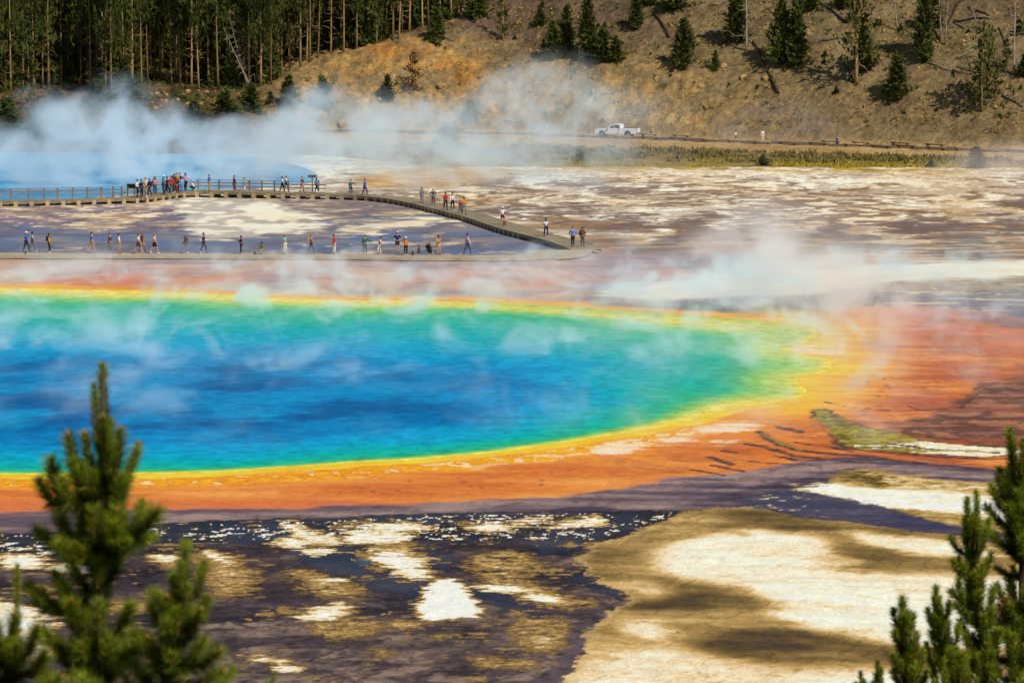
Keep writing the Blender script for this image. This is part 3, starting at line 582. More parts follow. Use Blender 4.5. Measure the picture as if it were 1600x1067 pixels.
t.base(t.mix(t.ramp(t.noise(co, .12, 3), [(.4, .2), (.6, .9)]), cl, t.mix(1.0, cl, spk, 'MULTIPLY')))
t.set(.95, .1); t.bump(a, .9, .5)
hill = new_obj("hillside", hm, t.m); tag(hill, "dry brown hillside with a rocky road cut above the spring basin", "hillside", None, "structure")
# the slope of the lookout under the camera and the plain around the basin
ox = np.linspace(-140, 140, 90); oy = np.concatenate([np.linspace(-120, 96, 110)])
OX, OY = np.meshgrid(ox, oy)
def lookout_z(x, y):
    return np.maximum(19.3 - .36 * np.maximum(y + 1, 0) + np.minimum(0, -.0006 * x * x), -1.5) + .25 * fbm(np.asarray(x) / 5., np.asarray(y) / 5., 3, 461)
om_ = np_mesh("lookout_slope", np.stack([OX, OY, lookout_z(OX, OY)], -1).reshape(-1, 3), grid_quads(len(oy), len(ox)))
add_color(om_, "soil_colour", np.broadcast_to(lin((128, 104, 62)), (OX.size, 3)))
lo = new_obj("lookout_hill", om_, t.m); tag(lo, "dry grassy slope of the lookout below the camera", "hill", None, "structure")
S = 3000
pm = np_mesh("plain", np.array([[-S, -S, -2.2], [S, -S, -2.2], [S, S, -2.2], [-S, S, -2.2]], float), np.array([[0, 1, 2, 3]]), False)
pl = new_obj("terrain", pm, simple_mat("plain_soil", (176, 148, 100), .95, .1, .3, .05)); tag(pl, "flat tan plain around the spring basin", "terrain", None, "structure")
# ------------------------------------------------------------------ pines of the valley side
def foliage_mat(name, c1, c2, sc=2.5):
    t = NT(name); n = t.noise(t.obj_co(), sc, 3, .7)
    oi = t.n("ShaderNodeObjectInfo").outputs["Random"]
    c = t.mix(t.ramp(n, [(.35, 0.), (.65, 1.)]), linc(*c1), linc(*c2))
    t.base(t.mix(1.0, c, t.ramp(oi, [(0, .65), (1, 1.2)]), 'MULTIPLY')); t.set(.75, .15); return t.m
M_needle = foliage_mat("pine_foliage", (50, 58, 18), (84, 88, 30)); M_brown = foliage_mat("dead_brown_foliage", (86, 48, 32), (120, 72, 46))
M_olive = foliage_mat("olive_foliage", (64, 70, 26), (96, 96, 38))
def bark_mat(name, c1, c2):
    t = NT(name); n = t.noise(t.scale(t.obj_co(), (6, 6, 1.2)), 1.5, 4, .7)
    oi = t.n("ShaderNodeObjectInfo").outputs["Random"]
    t.base(t.mix(1.0, t.mix(t.ramp(n, [(.3, 0.), (.7, 1.)]), linc(*c1), linc(*c2)), t.ramp(oi, [(0, .35), (1, 1.15)]), 'MULTIPLY')); t.set(.9, .1); return t.m
M_bark = bark_mat("pine_bark", (136, 112, 70), (200, 166, 110)); M_snag = bark_mat("weathered_wood", (120, 104, 84), (186, 168, 140))
M_barkd = bark_mat("dark_bark", (70, 54, 40), (104, 84, 60))

def tube_arrays(pts, rad, n=6):
    V = []; Q = []; pts = [Vector(p) for p in pts]
    for i, p in enumerate(pts):
        d = (pts[min(i + 1, len(pts) - 1)] - pts[max(i - 1, 0)]).normalized()
        a = d.orthogonal().normalized(); b = d.cross(a)
        for k in range(n):
            w = 2 * math.pi * k / n; V.append(p + (a * math.cos(w) + b * math.sin(w)) * rad[i])
    for i in range(len(pts) - 1):
        for k in range(n):
            Q.append((i * n + k, i * n + (k + 1) % n, (i + 1) * n + (k + 1) % n, (i + 1) * n + k))
    Q.append(tuple(range(n))[::-1]); Q.append(tuple(range((len(pts) - 1) * n, len(pts) * n)))
    return V, Q
class MB:
    """collects tubes, boxes and loose faces into one mesh"""
    def __init__(s): s.V = []; s.Q = []
    def add(s, V, Q):
        o = len(s.V); s.V += [tuple(v) for v in V]; s.Q += [tuple(i + o for i in q) for q in Q]
    def tube(s, pts, rad, n=6):
        if not hasattr(rad, '__len__'): rad = [rad] * len(pts)
        s.add(*tube_arrays(pts, rad, n))
    def box(s, lo, hi, bev=0.0, M=None):
        (a, b, c), (d, e, f) = lo, hi
        V = [Vector(p) for p in ((a, b, c), (d, b, c), (d, e, c), (a, e, c), (a, b, f), (d, b, f), (d, e, f), (a, e, f))]
        if M is not None: V = [M @ v for v in V]
        s.add(V, [(0, 3, 2, 1), (4, 5, 6, 7), (0, 1, 5, 4), (1, 2, 6, 5), (2, 3, 7, 6), (3, 0, 4, 7)])
    def mesh(s, name, sm=False): return mesh_from(name, s.V, s.Q, sm)
    def build(s, name, mat, parent=None, sm=False, bevel=0.0):
        me = s.mesh(name, sm); 
        if bevel:
            bm = bmesh.new(); bm.from_mesh(me)
            bmesh.ops.bevel(bm, geom=bm.edges[:], offset=bevel, segments=2, affect='EDGES', profile=.6); bm.to_mesh(me); bm.free()
        return new_obj(name, me, mat, parent)
def sprays(rng, cen, size, dirs=None, flat_=.35):
    """leaf-sized triangles scattered round the given centres"""
    n = len(cen); a = rng.normal(size=(n, 3)); a[:, 2] *= flat_; a /= np.linalg.norm(a, axis=1)[:, None] + 1e-9
    if dirs is not None: a = a * .6 + dirs; a /= np.linalg.norm(a, axis=1)[:, None] + 1e-9
    b = rng.normal(size=(n, 3)); b -= a * (a * b).sum(1)[:, None]; b /= np.linalg.norm(b, axis=1)[:, None] + 1e-9
    s = size * rng.uniform(.55, 1.3, n); s = s[:, None]
    V = np.stack([cen - a * s * .6 - b * s * .28, cen - a * s * .5 + b * s * .30, cen + a * s], 1).reshape(-1, 3)
    return V, np.arange(3 * n).reshape(-1, 3)
def crown_mesh(name, seed, start=.05, nb=70, per=11, size=.055, shape=1.0, gap=.12, droop=-.25, top_w=.03, tri=None):
    """crown of a conifer one unit tall and one unit wide: whorled boughs, each carrying sprays; uneven, with gaps"""
    rng = np.random.RandomState(seed); C_ = []; D_ = []
    lobes = rng.uniform(0, 2 * np.pi, 4)
    for i in range(nb):
        h = start + (1 - start) * ((i + rng.uniform(0, 1)) / nb) ** .9
        if rng.rand() < gap: continue
        th = rng.uniform(0, 2 * np.pi); f = 1 - (h - start) / (1 - start)
        prof = min(1.0, (1 - f) * 6 + .45) * (top_w + (f ** shape)) 
        L = .5 * prof * rng.uniform(.5, 1.12) * (1 + .2 * np.sin(th * 2 + lobes[0] + 6 * h))
        dr = droop + .55 * (1 - f)
        k = max(3, int(per * (.35 + f)))
        tt = rng.uniform(.12, 1.0, k) ** .75
        sp = (rng.normal(size=(k, 3)) * (.05 + .035 * f)) * (1, 1, .45)
        p = np.stack([np.cos(th) * L * tt, np.sin(th) * L * tt, h + dr * L * tt * .6 + .12 * L * tt ** 2], -1) + sp * .8
        C_.append(p); d = np.array([np.cos(th), np.sin(th), .1 + .4 * (1 - f)]); D_.append(np.repeat(d[None], k, 0))
    C_ = np.concatenate(C_); D_ = np.concatenate(D_)
    V, T = sprays(rng, C_, size, D_ * .8)
    return np_mesh(name, V, T, False)
def trunk_mesh(name, seed, r=.012, h=1.0, twigs=0, twig_l=.1, lo=.2, hi=.8, bend=.01):
    rng = random.Random(seed); mb = MB(); n = 7; bx, by = rng.uniform(-bend, bend), rng.uniform(-bend, bend)
    pts = [(bx * math.sin(3 * i / n), by * math.sin(2.2 * i / n), h * i / n) for i in range(n + 1)]
    mb.tube(pts, [r * (1.25 if i == 0 else 1 - .85 * i / n) for i in range(n + 1)], 7)
    for _ in range(twigs):
        z = rng.uniform(lo, hi); a = rng.uniform(0, 6.28); L = twig_l * rng.uniform(.4, 1.2) * (1.2 - z * .6)
        mb.tube([(0, 0, z), (math.cos(a) * L * .6, math.sin(a) * L * .6, z - L * rng.uniform(-.3, .5)), (math.cos(a) * L, math.sin(a) * L, z - L * rng.uniform(-.6, .7))], [r * .28, r * .2, r * .1], 3)
    return mb.mesh(name, True)
# kinds, all one unit tall; crowns one unit wide
BUSHY = [crown_mesh("pine_crown", 10 + i, .02, 150, 15, .10, .75, .06) for i in range(4)]
TALL = [crown_mesh("pine_crown", 20 + i, .24 + .11 * i, 84 - 8 * i, 14, .06, .55, .30, -.4, .14) for i in range(5)]
SPARSE = [crown_mesh("pine_crown", 30 + i, .16, 80, 8, .085, .6, .25, -.3, .08) for i in range(3)]
TR_B = [trunk_mesh("pine_trunk", 40 + i, .020, .93) for i in range(2)]
TR_T = [trunk_mesh("pine_trunk", 50 + i, .0075, .97, 26, .055, .08, .5, .012) for i in range(5)]
TR_S = [trunk_mesh("pine_trunk", 60 + i, .013, .97, 26, .09, .08, .7) for i in range(3)]
SNAG = [trunk_mesh("snag_trunk", 70 + i, .014, .98, 34, .16, .15, .95, .02) for i in range(4)]
_rt = random.Random(5)
def put_tree(name, x, y, z, H, W, kind='bushy', label=None, group=None, mat=None, cat="tree", lean=0.0, bark=None):
    cr = {'bushy': BUSHY, 'tall': TALL, 'sparse': SPARSE}[kind]; tr = {'bushy': TR_B, 'tall': TR_T, 'sparse': TR_S}[kind]
    root = empty(name, (x, y, z - .25)); root.rotation_euler = (lean * .3, lean, _rt.uniform(0, 6.28)); root.scale = (1, 1, 1)
    for part, me, m, sc in (("trunk", _rt.choice(tr), bark or M_bark, (H, H, H)), ("crown", _rt.choice(cr), mat or M_needle, (W, W, H))):
        o = bpy.data.objects.new(part, me); COL.objects.link(o); o.parent = root; o.scale = sc
        if not me.materials: me.materials.append(None)
        o.material_slots[0].link = 'OBJECT'; o.material_slots[0].material = m
    tag(root, label, cat, group); return root
def tree_px(label, u, v, hp_, wp_, kind='bushy', name="pine_tree", **kw):
    x, y, z = on_hill(u, v); s = F / y; return put_tree(name, x, y, z, hp_ / s, wp_ / s * (1.3 if kind == 'bushy' else 1.15), kind, label, **kw)
# --- the dense forest on the bluff
edge = np.array([(-120, 152), (0, 150), (100, 138), (170, 146), (260, 128), (300, 140), (380, 136), (425, 134), (450, 114), (500, 96), (560, 81), (600, 70), (650, 54), (700, 34), (745, 10)], float)
fr = random.Random(12)
LAB_F = "tall slender pine in the dense dark forest with bare lower trunk"; GRP_F = "pines of the dense forest"
LAB_Y = "young bushy pine growing between trunks of the dense forest"; GRP_Y = "young pines of the forest"
u = -110.0
rows = []
while u < 750:                                   # the front row stands on the forest's edge
    v = np.interp(u, edge[:, 0], edge[:, 1]) - fr.uniform(-3, 4); rows.append((u, v, 0)); u += fr.uniform(9, 21)
for (u, v, k) in rows:
    x, y, z = on_hill(u, v); H = fr.uniform(17, 25)
    put_tree("pine_tree", x, y, z, H, fr.uniform(3.4, 5.4), 'tall', LAB_F, GRP_F, lean=R(fr.uniform(-1.5, 1.5)))
for i in range(238):                             # the rows behind it
    u = fr.uniform(-110, 770); v = np.interp(u, edge[:, 0], edge[:, 1])
    x, y, z = on_hill(u, max(v, 2)); k = 2.5 + 42 * fr.random() ** 1.3
    x += x / y * k; y += k; z = float(hill_z(x, y))
    put_tree("pine_tree", x, y, z, fr.uniform(17, 25), fr.uniform(3.4, 5.6), 'tall', LAB_F, GRP_F, lean=R(fr.uniform(-1.5, 1.5)))
for i in range(110):
    u = fr.uniform(-90, 740); v = np.interp(u, edge[:, 0], edge[:, 1]) + fr.uniform(-2, 1)
    x, y, z = on_hill(u, max(v, 2)); k = 30 * fr.random() ** 1.2
    x += x / y * k; y += k; z = float(hill_z(x, y)); H = 2.5 + 11 * fr.random() ** 1.3
    put_tree("young_pine_tree", x, y, z, H, H * fr.uniform(.3, .42) + .6, 'bushy', LAB_Y, GRP_Y)
# --- single trees
T = tree_px
T("bushy dark pine standing on the slope at the far left edge below the forest", 12, 226, 74, 56)
T("dark pine with pale bare lower trunk below the left forest edge", 45, 172, 108, 58, 'sparse')
T("round dark pine beside the leaning pale trunk near the far blue spring", 62, 231, 66, 60)
T("dark bushy pine right of the leaning pale trunk on the left slope", 102, 226, 62, 46)
T("small olive pine on the left slope above the steam", 88, 176, 42, 40, mat=M_olive)
T("dark pine on bare ground half veiled by the steam's left plume", 152, 168, 44, 46)
T("low wide dark bush pine behind the left steam plume", 206, 166, 44, 58)
T("dark green shrub pine beside pale rubble above the steam", 304, 196, 40, 46)
T("olive pine below the forest at the start of the bluff", 352, 184, 46, 44, mat=M_olive)
T("bushy pine at the forest foot left of the bluff", 392, 176, 46, 40)
T("tiny dark pine on the bare edge of the bluff", 423, 166, 24, 15)
T("pine half hidden in steam at the left foot of the bluff", 452, 178, 58, 34)
T("rounded pine standing in thin steam below the bluff rim", 504, 172, 52, 34)
T("small dark green pine on the yellow face of the bluff", 605, 162, 46, 25)
T("reddish brown dead pine on the yellow bluff", 645, 152, 70, 30, 'sparse', "dead_pine_tree", mat=M_brown, bark=M_barkd)
T("bushy pine with a dark shadow just below the bluff's forest rim", 682, 70, 56, 30)
T("dark pine at the right end of the dense forest by the top of the photo", 745, 30, 66, 40)
T("slim dark pine on the brown slope right of the forest", 786, 64, 90, 26, 'sparse')
T("green pine veiled by steam below the bluff", 735, 192, 34, 26)
T("broad pale green pine showing through thick steam", 702, 240, 48, 60, mat=M_olive)
T("small young pine alone on the bare brown slope", 844, 41, 28, 20)
T("left pine of the clump above the rock face", 864, 95, 60, 30)
T("tall slim pine at the back of the clump above the rock face", 886, 78, 70, 30)
T("tallest and widest pine of the clump above the rock face", 918, 90, 92, 38)
T("short pine on the right of the clump above the rock face", 942, 96, 54, 30)
T("lowest pine at the right end of the clump with a fallen log beside", 962, 96, 40, 28)
T("narrow pine alone on the bare slope up from the white pickup", 994, 45, 52, 25)
T("wide dark pine cut by the photo's top edge above the narrow lone pine", 1054, 13, 48, 42)
T("pine at the photo's top edge left of the wide dark one", 1013, 7, 40, 30)
T("full dark pine between two fallen logs in mid slope", 1068, 104, 74, 38)
T("dark ragged pine behind the bare branching snag", 1152, 66, 84, 42)
T("thin little pine on the slope above the broken rock", 1118, 110, 32, 14)
T("left one of the pair of big dark bushy pines", 1221, 99, 98, 42)
T("right and taller one of the pair of big dark bushy pines", 1244, 105, 112, 40)
T("pine cut by the photo's top edge above the leaning grey log", 1266, 16, 44, 30)
T("small dark tuft of a pine at the top edge right of the grey log", 1314, 13, 44, 24)
T("tall pine with a long bare pale trunk and its shadow beside it", 1338, 134, 205, 58, 'sparse')
T("bushy pine hugging the tall bare trunk", 1350, 112, 70, 36)
T("dark pine with a black shadow left of the twin snags", 1443, 96, 124, 32)
T("dense dark pine behind the twin snags", 1459, 44, 70, 28)
T("full round pine alone on the lower slope", 1402, 153, 70, 40)
T("sparse two stemmed pine with an orange lower trunk", 1534, 177, 142, 56, 'sparse')
T("thin pine growing close behind the orange trunked one", 1547, 155, 112, 40, 'sparse')
T("dark small pine at the photo's right edge", 1600, 118, 34, 22)
T("small round pine near the top right corner by the bare snag", 1592, 55, 24, 18)
T("pale pine on the right slope above the white twiggy deadfall", 1572, 108, 50, 26, 'sparse', mat=M_olive)
T("young pine on the grassy bank in front of the white pickup", 907, 251, 23, 20, mat=M_olive, name="young_pine_tree")
T("round low pine at the foot of the grassy bank", 1192, 259, 21, 21, mat=M_olive, name="young_pine_tree")
T("dark bush on the brushy bank left of the steam veiled bush", 1454, 262, 13, 16, mat=M_olive, name="bush", cat="bush")
T("big grey green bush veiled by steam at the right end of the bank", 1525, 264, 36, 34, mat=M_olive, name="bush", cat="bush")
# --- small saplings dotted over the slope
sr = random.Random(31)
for i in range(46):
    u_, v_ = sr.uniform(770, 1600), sr.uniform(8, 175)
    T("knee high sapling dotted on the open dry hillside", u_, v_, sr.uniform(6, 15), sr.uniform(5, 10), group="saplings on the hillside", name="sapling")
# --- snags
def snag_px(label, u, v, hp_, lean=0., k=0, sc=1.0):
    x, y, z = on_hill(u, v); s = F / y; H = hp_ / s
    o = bpy.data.objects.new("snag", SNAG[k]); COL.objects.link(o); o.location = (x, y, z - .2); o.scale = (H * sc, H * sc, H); o.rotation_euler = (0, lean, _rt.uniform(0, 6))
    o.rotation_euler = (0, lean, 0); tag(o, label, "dead tree"); return o
for m in SNAG: m.materials.append(M_snag)
snag_px("bare grey snag with crooked boughs near the middle top of the slope", 1166, 80, 130, R(-2), 0)
snag_px("left one of the twin bare snags on the upper right slope", 1471, 66, 120, R(-3), 1)
snag_px("right one of the twin bare snags, with a pale foot", 1477, 72, 110, R(4), 2)
snag_px("slim bare snag standing against the slope right of the tall pale trunk", 1403, 50, 90, R(-6), 3)
snag_px("straight dead pine with short twigs near the right edge", 1584, 118, 150, R(1), 1)
snag_px("leaning dead stem crossing the fallen log in the top right", 1529, 45, 80, R(-18), 3)
snag_px("thin dead stem beside the right pine of the dark pair", 1250, 42, 80, R(2), 2)
snag_px("pale trunk leaning right on the left slope above the blue spring", 96, 234, 64, R(-26), 3, .9)
snag_px("pale bare trunk leaning in the right part of the dense forest", 388, 138, 128, R(-14), 3, .8)
snag_px("second pale trunk leaning beside another in the dense forest", 394, 140, 110, R(-24), 1, .7)
# --- fallen logs
def log_px(label, a, b, r=.16, mat=None, twigs=3):
    A, B = Vector(on_hill(*a)), Vector(on_hill(*b)); n = 6; rng = random.Random(int(a[0] * 7 + a[1] * 13)); mb = MB(); pts = []
    for i in range(n + 1):
        p = A.lerp(B, i / n); p.z = max(p.z, float(hill_z(p.x, p.y))) + r * 1.1 + rng.uniform(-.03, .05); pts.append(p)
    M0 = pts[0].copy(); mb.tube([p - M0 for p in pts], [r * (1.15 - .6 * i / n) for i in range(n + 1)], 7)
    for _ in range(twigs):
        k = rng.randint(1, n - 1); q = pts[k] - M0; L = rng.uniform(.5, 1.4)
        d = Vector((rng.uniform(-1, 1), rng.uniform(-1, 0), rng.uniform(.3, 1))).normalized()
        mb.tube([q, q + d * L * .5, q + d * L + Vector((0, 0, .1))], [r * .35, r * .25, r * .1], 4)
    o = mb.build("fallen_log", mat or M_snag, None, True); o.location = M0; tag(o, label, "log"); return o
log_px("dark fallen log pointing down the bare slope left of the full dark pine", (1046, 62), (1020, 22), .17, M_barkd)
log_px("pale long log lying level towards the bare branching snag", (1090, 61), (1144, 53), .17)
log_px("grey log slanting down from the top edge above the tall bare trunk", (1326, 38), (1276, 5), .2, M_snag, 6)
log_px("short pale log at the top edge near the middle of the slope", (1116, 12), (1138, 3), .15)
log_px("dark log pointing down the slope below the branching snag", (1217, 149), (1176, 66), .18, M_barkd)
log_px("thin dark pole leaning on the rocky slope above the road", (1120, 193), (1089, 157), .1, M_barkd, 1)
log_px("long grey log lying level on the upper right slope", (1490, 38), (1548, 32), .2)
log_px("crooked branch of deadfall rising from the twin snags", (1478, 46), (1501, 4), .16, M_barkd, 5)
log_px("short forked white log under the level grey log", (1494, 94), (1526, 80), .15, None, 6)
log_px("long thin log on the slope below the forked white log", (1450, 101), (1486, 116), .1)
log_px("white twiggy deadfall near the right edge of the slope", (1566, 152), (1598, 171), .14, None, 10)
log_px("log slanting across the top right corner", (1546, 28), (1512, 14), .14)
log_px("dark log down the slope behind the twin snags", (1468, 62), (1456, 40), .14, M_barkd)
log_px("log lying up the slope at the right edge by the straight dead pine", (1580, 88), (1560, 45), .13, M_barkd)
log_px("dark log beside the foot of the tall bare trunk", (1335, 132), (1316, 100), .13, M_barkd)
log_px("log lying right of the pine clump above the rock face", (974, 70), (950, 62), .16, M_barkd)
log_px("long pale log on the brown slope below the bluff's forest rim", (706, 68), (742, 46), .18)
log_px("grey log at the rim of the bluff under the forest", (606, 68), (634, 60), .2, None, 6)
log_px("log on the bluff's bare rim left of the rubble", (516, 97), (540, 88), .16)
log_px("pale fallen trunk on the left slope below the forest", (108, 122), (124, 130), .14)
log_px("dark log lying on the brown ground above the left steam", (272, 152), (290, 158), .16, M_barkd)
lr = random.Random(77)
for i in range(13):
    u_, v_ = lr.uniform(1180, 1590), lr.uniform(12, 120); L_ = lr.uniform(16, 42); a_ = lr.uniform(-.5, .9)
    o_ = log_px("thin weathered deadfall log lying loose on the upper right hillside", (u_, v_), (u_ + L_ * math.cos(a_) * lr.choice((-1, 1)), max(3, v_ - L_ * math.sin(a_) * .7)), lr.uniform(.08, .14), lr.choice((M_snag, M_barkd)), lr.randint(1, 6)); o_["group"] = "loose deadfall on the hillside"
# --- brush, dry grass and rubble: nobody could count them
def scatter(name, label, pts, size, mat, seed, per=7, up=.9, cat="brush"):
    rng = np.random.RandomState(seed); P = np.repeat(np.asarray(pts, float), per, 0); n = len(P)
    S_ = np.repeat(rng.uniform(.5, 1.3, len(pts)), per) * size
    P = P + rng.normal(size=(n, 3)) * (S_[:, None] * (.45, .45, .12)) + np.stack([0 * S_, 0 * S_, S_ * .25], -1)
    d = rng.normal(size=(n, 3)) * .6; d[:, 2] = up
    V, Tq = sprays(rng, P, 1.0, d); V = V.reshape(n, 3, 3); c = P[:, None]; V = c + (V - c) * (S_[:, None, None] * .8)
    o = new_obj(name, np_mesh(name, V.reshape(-1, 3), Tq, False), mat); tag(o, label, cat, None, "stuff"); return o
rng = np.random.RandomState(9)
def pick(n, x0, x1, y0, y1, cond):
    x = rng.uniform(x0, x1, n); y = rng.uniform(y0, y1, n); z = hill_z(x, y); yr = 462 - .627 * np.maximum(x, 0) - .12 * np.minimum(x, 0)
    k = cond(x, y, z, yr); return np.stack([x, y, z], -1)[k]
M_sage = foliage_mat("sage_foliage", (104, 96, 48), (142, 122, 66), 9.0); M_dry = foliage_mat("dry_grass", (150, 122, 66), (186, 154, 88), 9.0); M_lime = foliage_mat("marsh_grass", (150, 136, 40), (186, 164, 56), 9.0)
nb_ = lambda x, y: fbm(x / 7, y / 7, 3, 471)
scatter("sagebrush", "olive sagebrush covering the bank below the road", pick(16000, -22, 105, 385, 462, lambda x, y, z, yr: (z > .12) & (y < yr - 5 - np.clip(16 - .10 * x, 6, 18) + 1) & (nb_(x, y) > -.12)), .55, M_sage, 1, 6)
scatter("dry_grass", "dry yellow grass tufts on the hillside above the road", pick(22000, -32, 100, 410, 520, lambda x, y, z, yr: (y > yr + 8) & (z < 22) & (nb_(x, y) > -.1)), .42, M_dry, 2, 4)
scatter("dark_brush", "low dark green brush dotted over the hillside", pick(8000, -60, 100, 410, 520, lambda x, y, z, yr: (y > yr + 8) & (z < 22) & (nb_(x + 50, y) > .05)), .5, M_olive, 3, 9)
scatter("marsh_grass", "yellow green grass along the foot of the bank", pick(14000, -28, 100, 384, 420, lambda x, y, z, yr: (z > -.10) & (z < .22) & (nb_(x * .6, y * .6) > -.02)), .32, M_lime, 4, 5, 1.3, "grass")
scatter("forest_undergrowth", "low green and brown undergrowth on the forest floor", pick(7000, -110, -26, 440, 540, lambda x, y, z, yr: (z > 2.0) & (nb_(x, y) > -.05)), .55, M_olive, 5, 5)
def rocks(name, label, pts, size, mat, seed):
    rng = np.random.RandomState(seed); ico = bmesh.new(); bmesh.ops.create_icosphere(ico, subdivisions=1, radius=1)
    bv = np.array([v.co[:] for v in ico.verts]); bf = np.array([[v.index for v in f.verts] for f in ico.faces]); ico.free(); VV = []; FF = []
    for i, p in enumerate(pts):
        s = size * rng.uniform(.3, 1.4) ** 1.5; j = bv * (rng.uniform(.6, 1.3, 3)) * rng.uniform(.75, 1.2, (len(bv), 1)); VV.append(p + j * s * (1, 1, .8)); FF.append(bf + i * len(bv))
    o = new_obj(name, np_mesh(name, np.concatenate(VV), np.concatenate(FF), False), mat); tag(o, label, "rubble", None, "stuff"); return o
M_rock = simple_mat("ochre_rock", (178, 144, 92), .95, .1, .5, 1.2)
rk = pick(900, -30, 42, 455, 482, lambda x, y, z, yr: (y > yr + 6.5) & (z < 9.5) & (nb_(x * 1.1, z * 2.0) > .0) & (np.abs(x - 8) < 34))
rocks("rock_blocks", "large broken blocks of the ochre rock face behind the road", rk, .62, M_rock, 8)
rocks("rock_rubble", "broken ochre rocks below the rock face and on the bluff", np.concatenate([pick(1500, -36, 45, 455, 500, lambda x, y, z, yr: (y > yr + 6.5) & (z < 14) & (nb_(x * 1.3, y * 1.3) > .1)), pick(160, -60, -35, 470, 490, lambda x, y, z, yr: (z > 3) & (z < 7))]), .34, M_rock, 6)
# --- log barriers along the road
def barrier():
    root = empty("log_barrier"); mb = MB(); mb.tube([(-1.42, 0, .34), (-.5, .01, .35), (.5, -.01, .34), (1.42, 0, .35)], [.11, .12, .115, .10], 10); mb.build("log", M_bark, root, True)
    for sx in (-1, 1):
        p = MB(); p.box((sx * 1.0 - .12, -.15, -.25), (sx * 1.0 + .12,   .15, .235)); p.build("post", M_barkd, root, False, .02)
    return root
proto = barrier(); first = True
FRONT = [(918, 215), (972, 215.5), (1015, 216.5), (1060, 217.5), (1108, 218.5), (1149, 219.5), (1189, 220.5), (1230, 221.5), (1277, 224), (1332, 226), (1375, 228), (1414, 229.5), (1462, 231.5), (1505, 233), (1545, 235), (1585, 237)]
BACK = [(1014, 210), (1064, 212), (1298, 220), (1345, 221.5), (1406, 223.5), (1460, 226)]
for lst, lab, grp in ((FRONT, "weathered log rail on short posts along the front edge of the road", "log barriers on the road's front edge"), (BACK, "weathered log rail at the foot of the hillside behind the road", "log barriers behind the road")):
    for (u_, v_) in lst:
        if first: root = proto; first = False
        else:
            root = proto.copy(); COL.objects.link(root)
            for ch in list(proto.children): c = ch.copy(); COL.objects.link(c); c.parent = root
        x = (u_ - 800) / F; yr0 = 462.0
        for _ in range(20):
            xx = x * yr0; yr0 = 462 - .627 * max(xx, 0) - .12 * min(xx, 0) + (-4.6 if lst is FRONT else 5.0)
        xx = x * yr0; root.location = (xx, yr0, float(hill_z(xx, yr0))); root.rotation_euler = (0, 0, math.atan(-.627 if xx > 0 else -.12) + _rt.uniform(-.04, .04)); tag(root, lab, "barrier", grp)
# ------------------------------------------------------------------ the boardwalk loop
def plank_mat(name, c1, c2, dirsc=3.2):
    t = NT(name); co = t.world_co(); n = t.noise(t.scale(co, (1, 1, 1)), 3.0, 5, .7); n2 = t.noise(co, .5, 3)
    t.base(t.mix(1.0, t.mix(t.ramp(n, [(.3, 0.), (.7, 1.)]), linc(*c1), linc(*c2)), t.ramp(n2, [(.3, .85), (.7, 1.12)]), 'MULTIPLY')); t.set(.85, .15); t.bump(n, .4, .02); return t.m
M_deck = plank_mat("grey_deck_planks", (118, 106, 84), (150, 136, 108)); M_decklight = plank_mat("pale_deck_planks", (150, 134, 106), (184, 166, 134))
M_fascia = plank_mat("weathered_fascia", (112, 98, 74), (146, 130, 100)); M_pier = plank_mat("pale_footing", (150, 132, 96), (190, 170, 130)); M_rail = plank_mat("rail_wood", (112, 90, 66), (148, 124, 94))
WALK = [(-420, 333, .5), (-150, 320, .5), (0, 315, .5), (100, 313, .5), (205, 310, .5), (250, 306, .5), (290, 300.5, .55), (330, 299.5, .6), (400, 301, .6), (460, 302.5, .55), (515, 304, .5), (560, 306, .45), (600, 310, .42), (640, 317, .42), (660, 322, .42),
        (723, 338, .42), (782, 357, .42), (851, 375, .42), (880, 385, .38), (893, 390, .34)]
BACK_ = [(893, 390, .34), (892, 393, .3), (870, 398, .28), (851, 401, .27), (776, 403.5, .26), (620, 402.5, .26), (560, 401.5, .26), (400, 400.5, .26), (200, 399.8, .26), (0, 399.5, .26), (-150, 399.2, .26), (-420, 399, .26)]
def resample(P, step):
    P = [Vector(p) for p in P]; out = [P[0]]
    # smooth with Catmull-Rom before walking along it
    Q = []
    for i in range(len(P) - 1):
        p0, p1, p2, p3 = P[max(i - 1, 0)], P[i], P[i + 1], P[min(i + 2, len(P) - 1)]
        for k in range(12):
            t = k / 12; Q.append(.5 * ((2 * p1) + (p2 - p0) * t + (2 * p0 - 5 * p1 + 4 * p2 - p3) * t * t + (3 * p1 - p0 - 3 * p2 + p3) * t ** 3))
    Q.append(P[-1]); acc = 0
    for a, b in zip(Q[:-1], Q[1:]):
        L = (b - a).length
        if L < 1e-6: continue
        while acc + L >= step:
            f = (step - acc) / L; a = a.lerp(b, f); out.append(a.copy()); L = (b - a).length; acc = 0
        acc += L
    if (out[-1] - Q[-1]).length > .05: out.append(Q[-1])
    return out
def ribbon_frames(pts, W, side):
    R_ = []
    for i, p in enumerate(pts):
        d = pts[min(i + 1, len(pts) - 1)] - pts[max(i - 1, 0)]; d.z = 0; d.normalize(); nrm = Vector((-d.y, d.x, 0)) * side; R_.append((p, p + nrm * W, d, nrm))
    return R_
